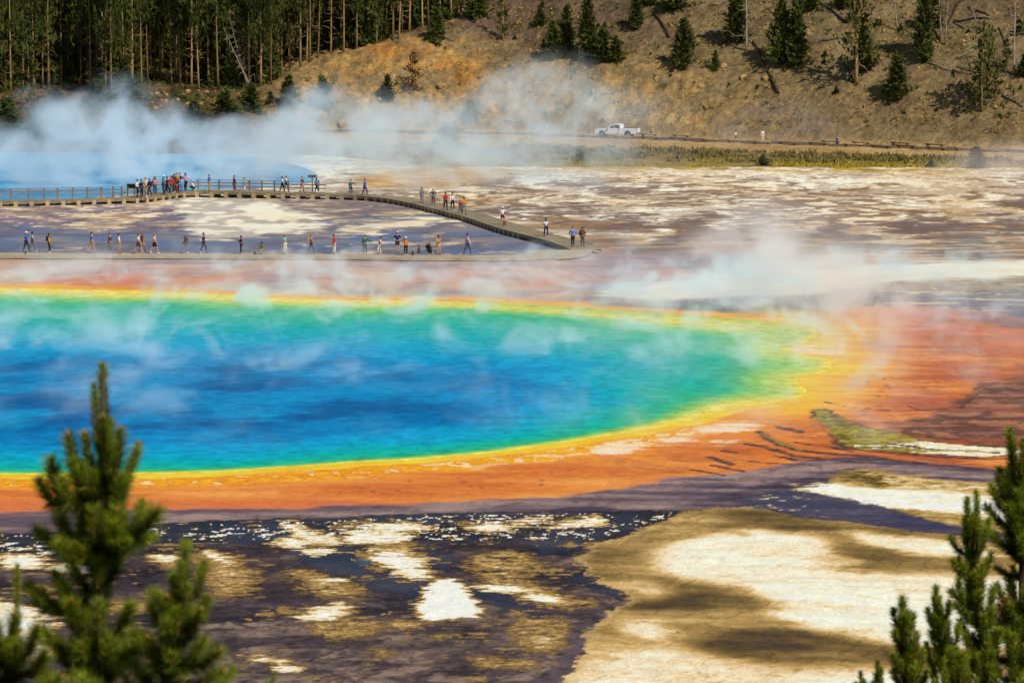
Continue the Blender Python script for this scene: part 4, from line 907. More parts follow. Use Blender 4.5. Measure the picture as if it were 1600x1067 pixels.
def strip_box(fr_, a, b, z0, z1):
    """closed box strip between offsets a..b across the walk and heights z0..z1 under the deck top"""
    mb = MB(); n = len(fr_); V = []
    for p, q, d, nr in fr_:
        for (o, zz) in ((a, z0), (b, z0), (b, z1), (a, z1)): V.append(p + nr * o + Vector((0, 0, zz)))
    Q = [(i * 4 + k, i * 4 + (k + 1) % 4, i * 4 + 4 + (k + 1) % 4, i * 4 + 4 + k) for i in range(n - 1) for k in range(4)]
    Q += [(0, 3, 2, 1), (n * 4 - 4, n * 4 - 3, n * 4 - 2, n * 4 - 1)]; mb.add(V, Q)
    bm = bmesh.new(); me = mb.mesh("strip"); bm.from_mesh(me); bmesh.ops.recalc_face_normals(bm, faces=bm.faces[:]); bm.to_mesh(me); bm.free(); return me
walk = empty("boardwalk", (0, 0, 0)); tag(walk, "long grey wooden boardwalk curving round the flats past the hot spring", "boardwalk")
far_pts = resample([Vector((*flat(u, v, z), z)) for u, v, z in WALK], .8); near_pts = resample([Vector((*flat(u, v, z), z)) for u, v, z in BACK_], .8)
W1, W2 = 2.5, 2.9
ff_ = ribbon_frames(far_pts, W1, 1); nf_ = ribbon_frames(near_pts, W2, -1)
new_obj("deck", strip_box(ff_, 0, W1, -.05, 0), M_deck, walk); new_obj("deck", strip_box(nf_, 0, W2, -.055, -.005), M_decklight, walk)
corner = MB()
c0 = far_pts[-1]; cen = ff_[-1][1]
new_obj("fascia", strip_box(ff_, -.06, -.004, -.27, .012), M_fascia, walk); new_obj("fascia", strip_box(ff_, W1 + .004, W1 + .06, -.2, .012), M_fascia, walk)
new_obj("fascia", strip_box(nf_, -.06, -.004, -.21, .007), M_decklight, walk); new_obj("fascia", strip_box(nf_, W2 + .004, W2 + .06, -.2, .007), M_decklight, walk)
# the bend: a fan of deck between the two runs
fa, fb = ff_[-1], nf_[0]
end = MB(); zc = .33; ctr = far_pts[-1].copy(); arc = []
pA = fa[1]; pB = near_pts[0] + nf_[0][3] * 0
tgt = [flat(918, 384, zc), flat(924, 388, zc), flat(925, 392, zc), flat(918, 395.5, zc), flat(905, 398, zc), flat(890, 400, zc), flat(868, 401, zc)]
ring = [(pA.x, pA.y)] + tgt
n = len(ring); V = [(ctr.x - .3, ctr.y, zc)] + [(x, y, zc) for x, y in ring] + [(ctr.x - .3, ctr.y, zc - .2)] + [(x, y, zc - .2) for x, y in ring]
Q = [(0, i + 1, i) for i in range(1, n)] + [(i, i + 1, n + 2 + i, n + 1 + i) for i in range(1, n)]
end.add(V, Q); eo = end.build("deck_bend", M_decklight, walk)
bm = bmesh.new(); bm.from_mesh(eo.data); bmesh.ops.recalc_face_normals(bm, faces=bm.faces[:]); bm.to_mesh(eo.data); bm.free()
pier_me = MB(); pier_me.box((-.2, -.1, -.62), (.2, W1 - .1, -.06)); pm_ = pier_me.mesh("pier"); pm_.materials.append(M_pier)
for i in range(2, len(ff_) - 22, 2):
    p, q, d, nr = ff_[i]
    if p.x / p.y * F + 800 < -60: continue
    o = bpy.data.objects.new("pier", pm_); COL.objects.link(o); o.parent = walk; o.location = p; o.rotation_euler = (0, 0, math.atan2(d.y, d.x))
post_me = MB(); post_me.box((-.06, -.06, -.1), (.06, .06, 1.06)); post_ = post_me.mesh("post"); post_.materials.append(M_rail)
rail = []
for i in range(len(ff_)):
    p, q, d, nr = ff_[i]; u = q.x / q.y * F + 800
    if -140 < u < 516: rail.append((p + nr * (W1 - .12), d, nr, q))
for k in range(0, len(rail), 2):
    p, d, nr, q = rail[k]; o = bpy.data.objects.new("rail_post", post_); COL.objects.link(o); o.parent = walk; o.location = p; o.rotation_euler = (0, 0, math.atan2(d.y, d.x))
rf = [(p, q, d, nr) for p, d, nr, q in rail]
new_obj("handrail", strip_box(rf, -.13, .07, 1.064, 1.11), M_rail, walk)
for h in (.40, .74): new_obj("rail", strip_box(rf, -.10, -.064, h, h + .11), M_rail, walk)
def deck_pt(u, v, z=.5): return Vector((*flat(u, v, z), z))
# small fittings of the walk
def post_at(label, u, v, z, h, r=.07):
    o = MB(); o.tube([(0, 0, 0), (0, 0, h * .5), (0, 0, h - .03), (0, 0, h)], [r, r, r, r * .7], 8); ob = o.build("marker_post", M_barkd, None, True); ob.location = deck_pt(u, v, z); tag(ob, label, "post")
post_at("short dark post at the near boardwalk's edge below the crouching visitors", 645, 404, 0, .62, .09)
post_at("short dark post at the far left of the near boardwalk", 40, 402.5, 0, .55)
post_at("short dark post at the boardwalk's edge below the visitor in black", 398, 403, 0, .5)
sg = empty("trail_sign", deck_pt(488, 300, .55)); tag(sg, "two small brown trail signs on a tall post by the far railing", "sign")
m = MB(); m.tube([(0, 0, 0), (0, 0, 1.75)], [.06, .05], 8); m.build("post", M_barkd, sg, True)
for sx in (-.24, .24):
    m = MB(); m.box((sx - .21, -.09, 1.5), (sx + .21, -.055, 1.78)); m.build("board", simple_mat("sign_board", (104, 92, 74), .7, .2, .3, 4), sg, False, .008)
ip = empty("information_panel", deck_pt(208, 308.2, .5), R(8)); tag(ip, "slanted dark information panel on crossed wooden legs left of the crowd", "sign")
m = MB(); Mx = Matrix.Translation((0, 0, 1.15)) @ Matrix.Rotation(R(-35), 4, 'X'); m.box((-.62, -.38, -.03), (.62, .38, .03), M=Mx); m.build("panel", simple_mat("panel_face", (52, 56, 50), .5, .3, .5, 3), ip, False, .01)
for sx in (-.5, .5):
    m = MB(); m.tube([(sx, .25, 0), (sx, -.2, 1.08)], [.05, .05], 6); m.tube([(sx, -.3, 0), (sx, .2, 1.18)], [.05, .05], 6); m.build("leg", M_rail, ip)
m = MB(); m.tube([(-.5, -.08, .5), (.5, -.08, .5)], [.04, .04], 6); m.build("stretcher", M_rail, ip)
bn = empty("bench", deck_pt(636, 396.5, .25)); tag(bn, "long low pale plank bench on the near boardwalk", "bench")
m = MB(); m.box((-2.5, -.2, .38), (2.5, .2, .44)); m.build("seat", M_decklight, bn, False, .01)
for sx in (-2.1, 0, 2.1):
    m = MB(); m.box((sx - .06, -.17, 0), (sx + .06, .17, .377)); m.build("leg", M_decklight, bn, False, .01)
wr_ = MB(); bmx = bmesh.new(); bmesh.ops.create_icosphere(bmx, subdivisions=2, radius=.2)
for vtx in bmx.verts: vtx.co *= .85 + .3 * random.Random(vtx.index).random()
mw = bpy.data.meshes.new("white_rock"); bmx.to_mesh(mw); bmx.free()
wo = new_obj("white_rock", mw, simple_mat("white_stone", (240, 235, 225), .8, .2, .1)); wo.location = deck_pt(866, 369, .08); tag(wo, "small round white stone lying beside the boardwalk near its bend", "rock")

# ------------------------------------------------------------------ visitors
SKINS = {}
def skin_mesh(name, J, E, sub=1, root=0):
    """one continuous surface grown over a skeleton of joints {key: (x, y, z, radius)}"""
    keys = list(J); me = bpy.data.meshes.new(name); me.from_pydata([J[k][:3] for k in keys], [(keys.index(a), keys.index(b)) for a, b in E], []); 
    o = bpy.data.objects.new(name, me); COL.objects.link(o); mod = o.modifiers.new("skin", 'SKIN')
    if not me.skin_vertices: 
        bm = bmesh.new(); bm.from_mesh(me); bm.verts.layers.skin.verify(); bm.to_mesh(me); bm.free()
    for i, k in enumerate(keys):
        r = J[k][3]; me.skin_vertices[0].data[i].radius = (r, r) if not hasattr(r, '__len__') else r; me.skin_vertices[0].data[i].use_root = (i == root)
    mod.use_smooth_shade = True
    if sub: s2 = o.modifiers.new("sub", 'SUBSURF'); s2.levels = sub; s2.render_levels = sub
    dg = bpy.context.evaluated_depsgraph_get(); out = bpy.data.meshes.new_from_object(o.evaluated_get(dg)); out.name = name
    bpy.data.objects.remove(o); bpy.data.meshes.remove(me); return out
def pose(kind):
    """joint positions of one pose; the figure faces -y and is 1.7 m tall"""
    J = {}; st, lean, crouch, arms = {'stand': (0.04, 0, 0, 'down'), 'walk': (.24, .05, 0, 'swing'), 'stride': (.32, .07, 0, 'swing'), 'phone': (.05, .03, 0, 'up'), 'hips': (.06, 0, 0, 'hips'), 'reach': (.10, .04, 0, 'out'),
                                'bend': (.12, .42, 0, 'fwd'), 'crouch': (.08, .22, .46, 'fwd'), 'sit': (.02, .06, .47, 'fwd')}[kind]
    pz = .95 - crouch; P = Vector((0, .06 if crouch else 0, pz)); J['pel'] = P; up = Vector((0, -math.sin(lean), math.cos(lean)))
    J['bel'] = P + up * .17; J['che'] = P + up * .38; J['nec'] = P + up * .53; hd = (up + Vector((0, 0, .6))).normalized(); J['hea'] = J['nec'] + hd * .10 + Vector((0, -.02, 0)); J['top'] = J['nec'] + hd * .21 + Vector((0, -.01, 0))
    for s, sg_ in (('l', 1), ('r', -1)):
        J['hip' + s] = P + Vector((sg_ * .09, 0, -.05)); fy = sg_ * st
        if crouch:
            J['kne' + s] = Vector((sg_ * .14, -.34, .48 if kind == 'sit' else .46)); J['ank' + s] = Vector((sg_ * .13, (-.30 if kind == 'sit' else -.02) - .5 * fy, .09))
        else:
            J['kne' + s] = Vector((sg_ * .10, -fy * .62 - .05, .50 + abs(st) * .05)); J['ank' + s] = Vector((sg_ * .10, -fy if fy > 0 else -fy * 1.15, .09 if fy >= 0 else .09 + .25 * st))
        J['toe' + s] = J['ank' + s] + Vector((sg_ * .02, -.16, -.045)); S0 = J['che'] + Vector((sg_ * .175, .0, .06)); J['sho' + s] = S0
        if arms == 'down': e, w = Vector((sg_ * .06, .02, -.28)), Vector((sg_ * .06, -.06, -.53))
        elif arms == 'swing': e, w = Vector((sg_ * .05, sg_ * .12, -.26)), Vector((sg_ * .05, sg_ * .16 - .10, -.50))
        elif arms == 'up': e, w = Vector((sg_ * .07, -.14, -.24)), Vector((-sg_ * .06, -.32, -.02))
        elif arms == 'hips': e, w = Vector((sg_ * .19, .08, -.24)), Vector((sg_ * -.02, -.04, -.42))
        elif arms == 'out': e, w = (Vector((sg_ * .24, -.06, -.16)), Vector((sg_ * .46, -.12, -.24))) if sg_ > 0 else (Vector((sg_ * .06, .02, -.28)), Vector((sg_ * .06, -.06, -.53)))
        else: e, w = Vector((sg_ * .05, -.12, -.25)), Vector((-sg_ * .02, -.30, -.40))
        J['elb' + s] = S0 + e; J['wri' + s] = S0 + w; J['han' + s] = J['wri' + s] + (w - e).normalized() * .085
    return J
RAD = dict(pel=.115, bel=.115, che=.125, nec=.052, hea=.092, top=.072, hip=.088, kne=.058, ank=.042, toe=.036, sho=.058, elb=.042, wri=.03, han=.036)
POSES = {}
def get_pose(kind, shorts, short_sleeves):
    key = (kind, shorts, short_sleeves)
    if key in POSES: return POSES[key]
    J = pose(kind); r = lambda k, g=0.0, f=1.0: (*J[k], RAD[k[:3] if k[:3] in RAD else k] * f + g)
    sides = ('l', 'r')
    if ('body', kind) not in POSES:
        B = {k: r(k) for k in J}; E = [('pel', 'bel'), ('bel', 'che'), ('che', 'nec'), ('nec', 'hea'), ('hea', 'top')]
        for s in sides: E += [('pel', 'hip' + s), ('hip' + s, 'kne' + s), ('kne' + s, 'ank' + s), ('ank' + s, 'toe' + s), ('che', 'sho' + s), ('sho' + s, 'elb' + s), ('elb' + s, 'wri' + s), ('wri' + s, 'han' + s)]
        me = skin_mesh("body", B, E); bm = bmesh.new(); bm.from_mesh(me)
        mb = MB()
        for s, sg_ in (('l', 1), ('r', -1)):                       # five fingers and a nose
            h = J['han' + s]; d = (h - J['wri' + s]).normalized(); a = d.cross(Vector((1, 0, 0))).normalized()
            for k in range(4):
                b = h + a * (k - 1.5) * .019 + d * .02; L = (.062, .074, .070, .054)[k]; mb.tube([b, b + d * L * .55, b + d * L + Vector((-sg_ * .012, 0, 0))], [.0095, .009, .006], 5)
            b = h + a * .03 - d * .03; mb.tube([b, b + a * .03 + d * .03, b + a * .034 + d * .06], [.011, .010, .007], 5)
        fwd = Vector((0, -1, -.05)); c = J['hea']; mb.tube([c + Vector((0, -.085, .03)), c + Vector((0, -.112, .0)), c + Vector((0, -.09, -.015))], [.012, .018, .012], 5)
        for sg_ in (1, -1): mb.tube([c + Vector((sg_ * .088, .01, .02)), c + Vector((sg_ * .104, .02, .0))], [.024, .018], 6)
        fm_ = mb.mesh("x", True); bm.from_mesh(fm_); bm.to_mesh(me); bm.free(); bpy.data.meshes.remove(fm_)
        sh_ = []
        for s in sides:
            m2 = skin_mesh("shoe", {'a': (*(J['ank' + s] + Vector((0, .02, -.01))), .058), 'b': (*(J['ank' + s] + Vector((0, .03, -.045))), .052), 'c': (*(J['toe' + s] + Vector((0, -.02, .0))), .05)}, [('a', 'b'), ('b', 'c')]); sh_.append(m2)
        # hair cap over the back and top of the head
        bm = bmesh.new(); bmesh.ops.create_icosphere(bm, subdivisions=2, radius=1); c2 = (J['hea'] + J['top']) / 2 + Vector((0, .018, .012))
        for v in bm.verts: v.co = Vector((v.co.x * .112, v.co.y * .118, v.co.z * .125)) + c2
        bmesh.ops.delete(bm, geom=[v for v in bm.verts if v.co.y < c2.y - .045 and v.co.z < c2.z + .055 or v.co.z < c2.z - .10], context='VERTS')
        hm_ = bpy.data.meshes.new("hair"); bm.to_mesh(hm_); bm.free()
        hat = MB(); n_ = 14; prof = [(.0, .115), (.07, .10), (.112, .055), (.122, .0), (.122, -.01)]
        for (ra, ha), (rb, hb) in zip(prof[:-1], prof[1:]):
            for k in range(n_):
                w0, w1 = 2 * math.pi * k / n_, 2 * math.pi * (k + 1) / n_
                hat.add([c2 + Vector((math.cos(w) * q, math.sin(w) * q, h + .03)) for (w, q, h) in ((w0, ra, ha), (w1, ra, ha), (w1, rb, hb), (w0, rb, hb))], [(3, 2, 1, 0)])
        hat.box(c2 + Vector((-.085, -.23, .022)), c2 + Vector((.085, -.10, .036)))
        bk = MB(); c3 = J['che'] + (J['che'] - J['bel']).normalized() * -.05 + Vector((0, .2, 0)); bk.box(c3 - Vector((.15, .085, .22)), c3 + Vector((.15, .085, .22)))
        for sg_ in (1, -1): bk.box(c3 + Vector((sg_ * .11 - .025, -.33, .05)), c3 + Vector((sg_ * .11 + .025, -.07, .235)))
        bkm = bk.mesh("backpack"); bm = bmesh.new(); bm.from_mesh(bkm); bmesh.ops.bevel(bm, geom=bm.edges[:], offset=.03, segments=2, affect='EDGES'); bm.to_mesh(bkm); bm.free()
        POSES[('body', kind)] = (me, sh_, hm_, hat.mesh("hat", True), bkm)
    T_ = {k: r(k, .022) for k in ('bel', 'che')}; T_['pel'] = (*(J['pel'] + Vector((0, 0, .0))), .135); E = [('pel', 'bel'), ('bel', 'che'), ('che', 'nk')]; T_['nk'] = (*(J['che'].lerp(J['nec'], .75)), .066)
    for s in sides:
        T_['sho' + s] = r('sho' + s, .018); f = .65; E.append(('che', 'sho' + s))
        if short_sleeves: T_['elb' + s] = (*J['sho' + s].lerp(J['elb' + s], .72), .066); E.append(('sho' + s, 'elb' + s))
        else: T_['elb' + s] = r('elb' + s, .02); T_['wri' + s] = (*J['elb' + s].lerp(J['wri' + s], .92), .043); E += [('sho' + s, 'elb' + s), ('elb' + s, 'wri' + s)]
    top = skin_mesh("top", T_, E, root=list(T_).index('che'))
    L_ = {'pel': (*J['pel'], .128)}; E = []
    for s in sides:
        L_['hip' + s] = r('hip' + s, .016); E.append(('pel', 'hip' + s))
        if shorts: L_['kne' + s] = (*J['hip' + s].lerp(J['kne' + s], .88), .084); E.append(('hip' + s, 'kne' + s))
        else: L_['kne' + s] = r('kne' + s, .018); L_['ank' + s] = (*J['kne' + s].lerp(J['ank' + s], .94), .056); E += [('hip' + s, 'kne' + s), ('kne' + s, 'ank' + s)]
    leg = skin_mesh("legs", L_, E)
    POSES[key] = (top, leg); return POSES[key]
CM = {}
def cloth(c):
    if c not in CM: CM[c] = simple_mat("cloth_%d_%d_%d" % c, c, .85, .15, .25, 6)
    return CM[c]
CLR = dict(white=(232, 228, 226), black=(34, 32, 36), navy=(38, 46, 92), blue=(44, 92, 186), lblue=(136, 172, 214), grey=(124, 120, 120), dgrey=(74, 72, 76), red=(196, 40, 52), green=(36, 104, 70), teal=(110, 176, 168), khaki=(178, 148, 104), tan=(198, 156, 104), brown=(98, 72, 54),
           yellow=(196, 158, 36), orange=(222, 132, 40), pink=(226, 170, 178), lilac=(206, 172, 206), cream=(226, 212, 184), jeans=(70, 86, 130), olive=(108, 112, 66), dred=(122, 34, 44), rose=(214, 140, 128), sky=(88, 140, 214))
SKN = [(206, 158, 126), (186, 132, 100), (150, 104, 76)]; HAIR = [(44, 32, 26), (84, 60, 40), (150, 116, 70), (28, 24, 24)]
def person(label, u, v, hpx, top, legs, kind='stand', rz=0, shorts=False, sleeves=False, hat=None, pack=None, z=.5, on=None, skin=None, hair=None):
    loc = Vector(on) if on is not None else deck_pt(u, v, z); s = F / loc.y; k = max(.55, min(1.12, hpx / s / (1.7 if kind not in ('crouch', 'sit', 'bend') else 1.25)))
    if kind == 'bend': k = max(.55, min(1.1, hpx / s / 1.5))
    root = empty("person", loc, R(rz)); root.scale = (k, k, k); rg = random.Random(int(u * 7 + v)); tag(root, label, "person")
    tm, lm = get_pose(kind, shorts, sleeves); body, shoes, hairm, hatm, packm = POSES[('body', kind)]
    parts = [("body", body, cloth(skin or rg.choice(SKN))), (("shirt" if sleeves else "jacket"), tm, cloth(CLR[top])), (("shorts" if shorts else "trousers"), lm, cloth(CLR[legs]))]
    for sh_ in shoes: parts.append(("shoe", sh_, cloth(CLR[rg.choice(['white', 'dgrey', 'black', 'grey'])])))
    parts.append(("hair", hairm, cloth(hair or rg.choice(HAIR))))
    if hat: parts.append(("hat", hatm, cloth(CLR[hat])))
    if pack: parts.append(("backpack", packm, cloth(CLR[pack])))
    for nm, me, m in parts:
        o = bpy.data.objects.new(nm, me); COL.objects.link(o); o.parent = root
        if not me.materials: me.materials.append(None)
        o.material_slots[0].link = 'OBJECT'; o.material_slots[0].material = m
    return root
P = person; ZN = .26
# the near boardwalk, from the left
P("person in white cap, blue jacket and black trousers at the near boardwalk's left end", 41, 395, 32, 'blue', 'black', 'walk', 80, hat='white', z=ZN)
P("person in grey blue shirt walking just behind the white capped one in blue", 51, 394, 31, 'lblue', 'grey', 'walk', 80, sleeves=True, z=ZN)
P("person in yellow and black top with black trousers, near boardwalk", 77, 395.5, 30, 'yellow', 'black', 'stand', 100, pack='black', z=ZN)
P("person in blue shirt and pale shorts veiled by steam on the near boardwalk", 143, 396, 32, 'blue', 'khaki', 'walk', 85, True, True, z=ZN)
P("person all in grey beside one in a white dress-like top, near boardwalk", 172, 396, 31, 'dgrey', 'grey', 'stand', 70, z=ZN)
P("person in white top and short pale shorts with bare legs, near boardwalk", 186, 396.5, 31, 'white', 'cream', 'stand', 95, True, True, z=ZN)
P("person in white shirt and dark shorts striding in front of one in brown", 216, 396.5, 31, 'white', 'dgrey', 'stride', 85, True, True, z=ZN)
P("person in dark brown shirt behind the striding one in white", 222, 395, 33, 'brown', 'khaki', 'walk', 85, True, True, z=ZN)
P("person in white tee and black shorts with bare calves, mid stride", 241, 396.5, 31, 'white', 'black', 'stride', 95, True, True, z=ZN)
P("person in grey brown clothes with a backpack walking on the near boardwalk", 290, 396.5, 28, 'brown', 'grey', 'walk', -85, pack='dgrey', z=ZN)
P("tall person in dark navy clothes standing alone on the near boardwalk", 318, 396.5, 32, 'navy', 'navy', 'walk', 80, z=ZN)
P("person in black holding a phone up on the near boardwalk", 377, 397, 28, 'black', 'black', 'phone', -80, z=ZN)
P("person in olive crouching on the near boardwalk among steam", 410, 397, 19, 'olive', 'khaki', 'crouch', -70, z=ZN)
P("person in teal shirt faded by steam on the near boardwalk", 445, 397, 30, 'teal', 'cream', 'stand', 40, z=ZN, sleeves=True)
P("person in pale grey with a backpack left of the one in red", 486, 397.5, 30, 'grey', 'dgrey', 'walk', 85, pack='tan', z=ZN)
P("person in a red jacket on the near boardwalk", 522, 397.5, 30, 'red', 'cream', 'stand', 75, z=ZN)
P("person in green top and dark trousers with legs apart", 570, 398, 30, 'green', 'dgrey', 'reach', 20, z=ZN)
P("person in white and pink bending forward near the bench", 592, 398, 25, 'pink', 'cream', 'bend', 80, z=ZN)
P("person with pink white cap, navy shirt and black shorts behind the bench", 621, 394.5, 32, 'navy', 'black', 'hips', 10, True, True, hat='pink', z=ZN)
P("child with white hat and black and orange top in front of the bench", 634, 399, 28, 'orange', 'black', 'stand', 15, hat='white', pack='black', z=ZN)
P("person in brown sitting low at the end of the bench", 655, 397.5, 13, 'brown', 'dgrey', 'crouch', -60, z=ZN)
P("person in black crouching on the boardwalk right of the bench", 670, 398.5, 20, 'black', 'black', 'crouch', 70, pack='black', z=ZN)
P("person in tan top with raised arms, veiled by steam right of the crouching one", 685, 398.5, 30, 'tan', 'tan', 'phone', 30, z=ZN)
P("person in lilac top and dark jeans walking alone on the near boardwalk", 730, 399.5, 34, 'lilac', 'jeans', 'stride', 95, z=ZN)
# the descending part and the bend
ZD = .42
P("greyish brown clothed person highest on the descending boardwalk", 659, 317.5, 24, 'grey', 'grey', 'stand', 30, z=ZD)
P("person in dark grey with light cap on the descending boardwalk", 677, 321, 26, 'dgrey', 'dgrey', 'hips', 20, hat='cream', z=ZD)
P("person in red top and black trousers coming down the boardwalk", 696, 328, 27, 'red', 'black', 'walk', 15, sleeves=True, z=ZD)
P("person in white top and black trousers beside the one in red", 707, 329, 28, 'white', 'black', 'walk', 10, z=ZD, pack='lblue')
P("small child in dark red next to a person in orange", 719, 333, 20, 'dred', 'navy', 'walk', 20, z=ZD)
P("person in orange top and grey trousers with a child at the left", 725, 335.5, 27, 'orange', 'grey', 'walk', 25, z=ZD, sleeves=True)
P("person in white and blue shirt and cap behind a small child", 785, 351, 27, 'white', 'navy', 'reach', 20, True, True, hat='white', z=ZD)
P("small child in black and orange in front of an adult in white", 788, 355, 15, 'orange', 'black', 'walk', 30, z=ZD)
P("person in white shirt with dark backpack walking near the bend", 853, 370, 29, 'white', 'navy', 'walk', 15, sleeves=True, pack='dgrey', z=ZD)
P("person in bright blue jacket and black trousers at the boardwalk's bend", 895, 386, 31, 'sky', 'black', 'hips', -20, z=.38)
P("person in dark brown coat at the outer side of the boardwalk's bend", 910, 386, 30, 'brown', 'brown', 'hips', 30, pack='black', z=.36)
P("person in green and black jacket stretching an arm on the open far boardwalk", 548, 304.5, 23, 'green', 'navy', 'reach', 30, z=.46)
P("person in blue shirt and navy trousers right of the far railing's end", 570, 305.3, 25, 'blue', 'navy', 'walk', 60, z=.45)
# along the far railing
ZF = .57
P("person in white tee and black trousers by the far railing", 441, 300.6, 24, 'white', 'black', 'walk', 80, sleeves=True, z=ZF)
P("person in white and blue jeans right behind one in white and black", 447, 300, 25, 'cream', 'jeans', 'walk', 80, sleeves=True, z=ZF)
P("person in black top and red shorts by the far railing", 472, 301.5, 25, 'black', 'rose', 'walk', 60, True, True, z=ZF)
P("person in grey blue top and black trousers right of the trail sign", 495, 301.8, 23, 'lblue', 'black', 'walk', -70, z=ZF, pack='navy')
P("person in blue shirt and khaki trousers by the railing right of the crowd", 327, 298.6, 25, 'blue', 'khaki', 'stand', 70, z=.6)
P("person in dark clothes leaning at the middle of the far railing", 366, 299.2, 24, 'dgrey', 'brown', 'stand', -60, z=.6)
P("child in tan top and white trousers beside one in dark clothes", 382, 299.2, 21, 'tan', 'white', 'stand', 100, z=.6)
crowd = [("person in white top leaning on the information panel", 215, 308, 27, 'white', 'navy', 'hips', 80, None, None), ("person in black behind the one in white at the information panel", 221, 309, 28, 'black', 'black', 'stand', 60, None, None),
         ("person in cream top at the left of the crowd", 228, 306, 28, 'cream', 'khaki', 'stand', -20, 'tan', None), ("person in navy jacket in front at the left of the crowd", 234, 308.3, 28, 'navy', 'navy', 'walk', -70, None, 'navy'),
         ("person in rose top and dark trousers standing apart in the crowd's left half", 242, 304.5, 28, 'rose', 'dgrey', 'hips', 20, None, 'black'), ("person with white hat and teal top in the middle of the crowd", 256, 303, 28, 'teal', 'dgrey', 'stand', -50, 'white', None),
         ("person all in black in front in the middle of the crowd", 261, 304.8, 28, 'black', 'black', 'walk', 70, None, None), ("person in red top in the middle of the crowd", 268, 302.5, 27, 'red', 'dgrey', 'stand', 20, None, None),
         ("person in brown with dark backpack in the right half of the crowd", 272, 301, 28, 'brown', 'brown', 'stand', -30, None, 'black'), ("person in yellow top standing tall in the crowd's right half", 276, 299.5, 31, 'yellow', 'black', 'phone', 10, None, None),
         ("person in navy standing tallest at the crowd's right half", 281, 298.8, 32, 'navy', 'navy', 'stand', 40, None, None), ("person in pale blue tee in front in the crowd's right half", 284, 301, 24, 'lblue', 'sky', 'stand', 10, None, None),
         ("person in lilac top and black trousers at the right of the crowd", 290, 299.5, 29, 'lilac', 'black', 'hips', -20, None, None), ("person in white crouching against the railing at the crowd's right end", 300, 299, 17, 'white', 'black', 'crouch', 90, 'white', None),
         ("person in dark red sitting on the boards in front of the crowd", 277, 301.8, 15, 'dred', 'dred', 'crouch', 30, None, None)]
for lab, u, v, h, tp, lg, kd, rz, ht, pk in crowd: P(lab, u, v, h, tp, lg, kd, rz, hat=ht, pack=pk, z=.52)
# on the road
def road_pt(u, off):
    x = (u - 800) / F; yy = 460.0
    for _ in range(20): xx = x * yy; yy = 462 - .627 * max(xx, 0) - .12 * min(xx, 0) + off
    return (x * yy, yy, float(hill_z(x * yy, yy)))
P("person in white shirt and dark shorts on the road right of the pickup", 1149, 0, 17, 'white', 'dgrey', 'stand', 40, True, True, on=road_pt(1149, -2))
P("person in white standing on the road by the dusty haze", 1191, 0, 20, 'white', 'cream', 'stand', 10, on=road_pt(1191, 0))
P("person in lilac and navy walking on the road far right of the pickup", 1308, 0, 17, 'lilac', 'navy', 'walk', -80, on=road_pt(1308, -1))
P("person in grey standing at the white pickup's front bumper", 920, 0, 18, 'grey', 'dgrey', 'stand', 80, on=road_pt(920, -2))
P("person in pink and white walking in front of the white pickup", 966, 0, 16, 'pink', 'white', 'walk', 60, on=road_pt(966, -4.2))

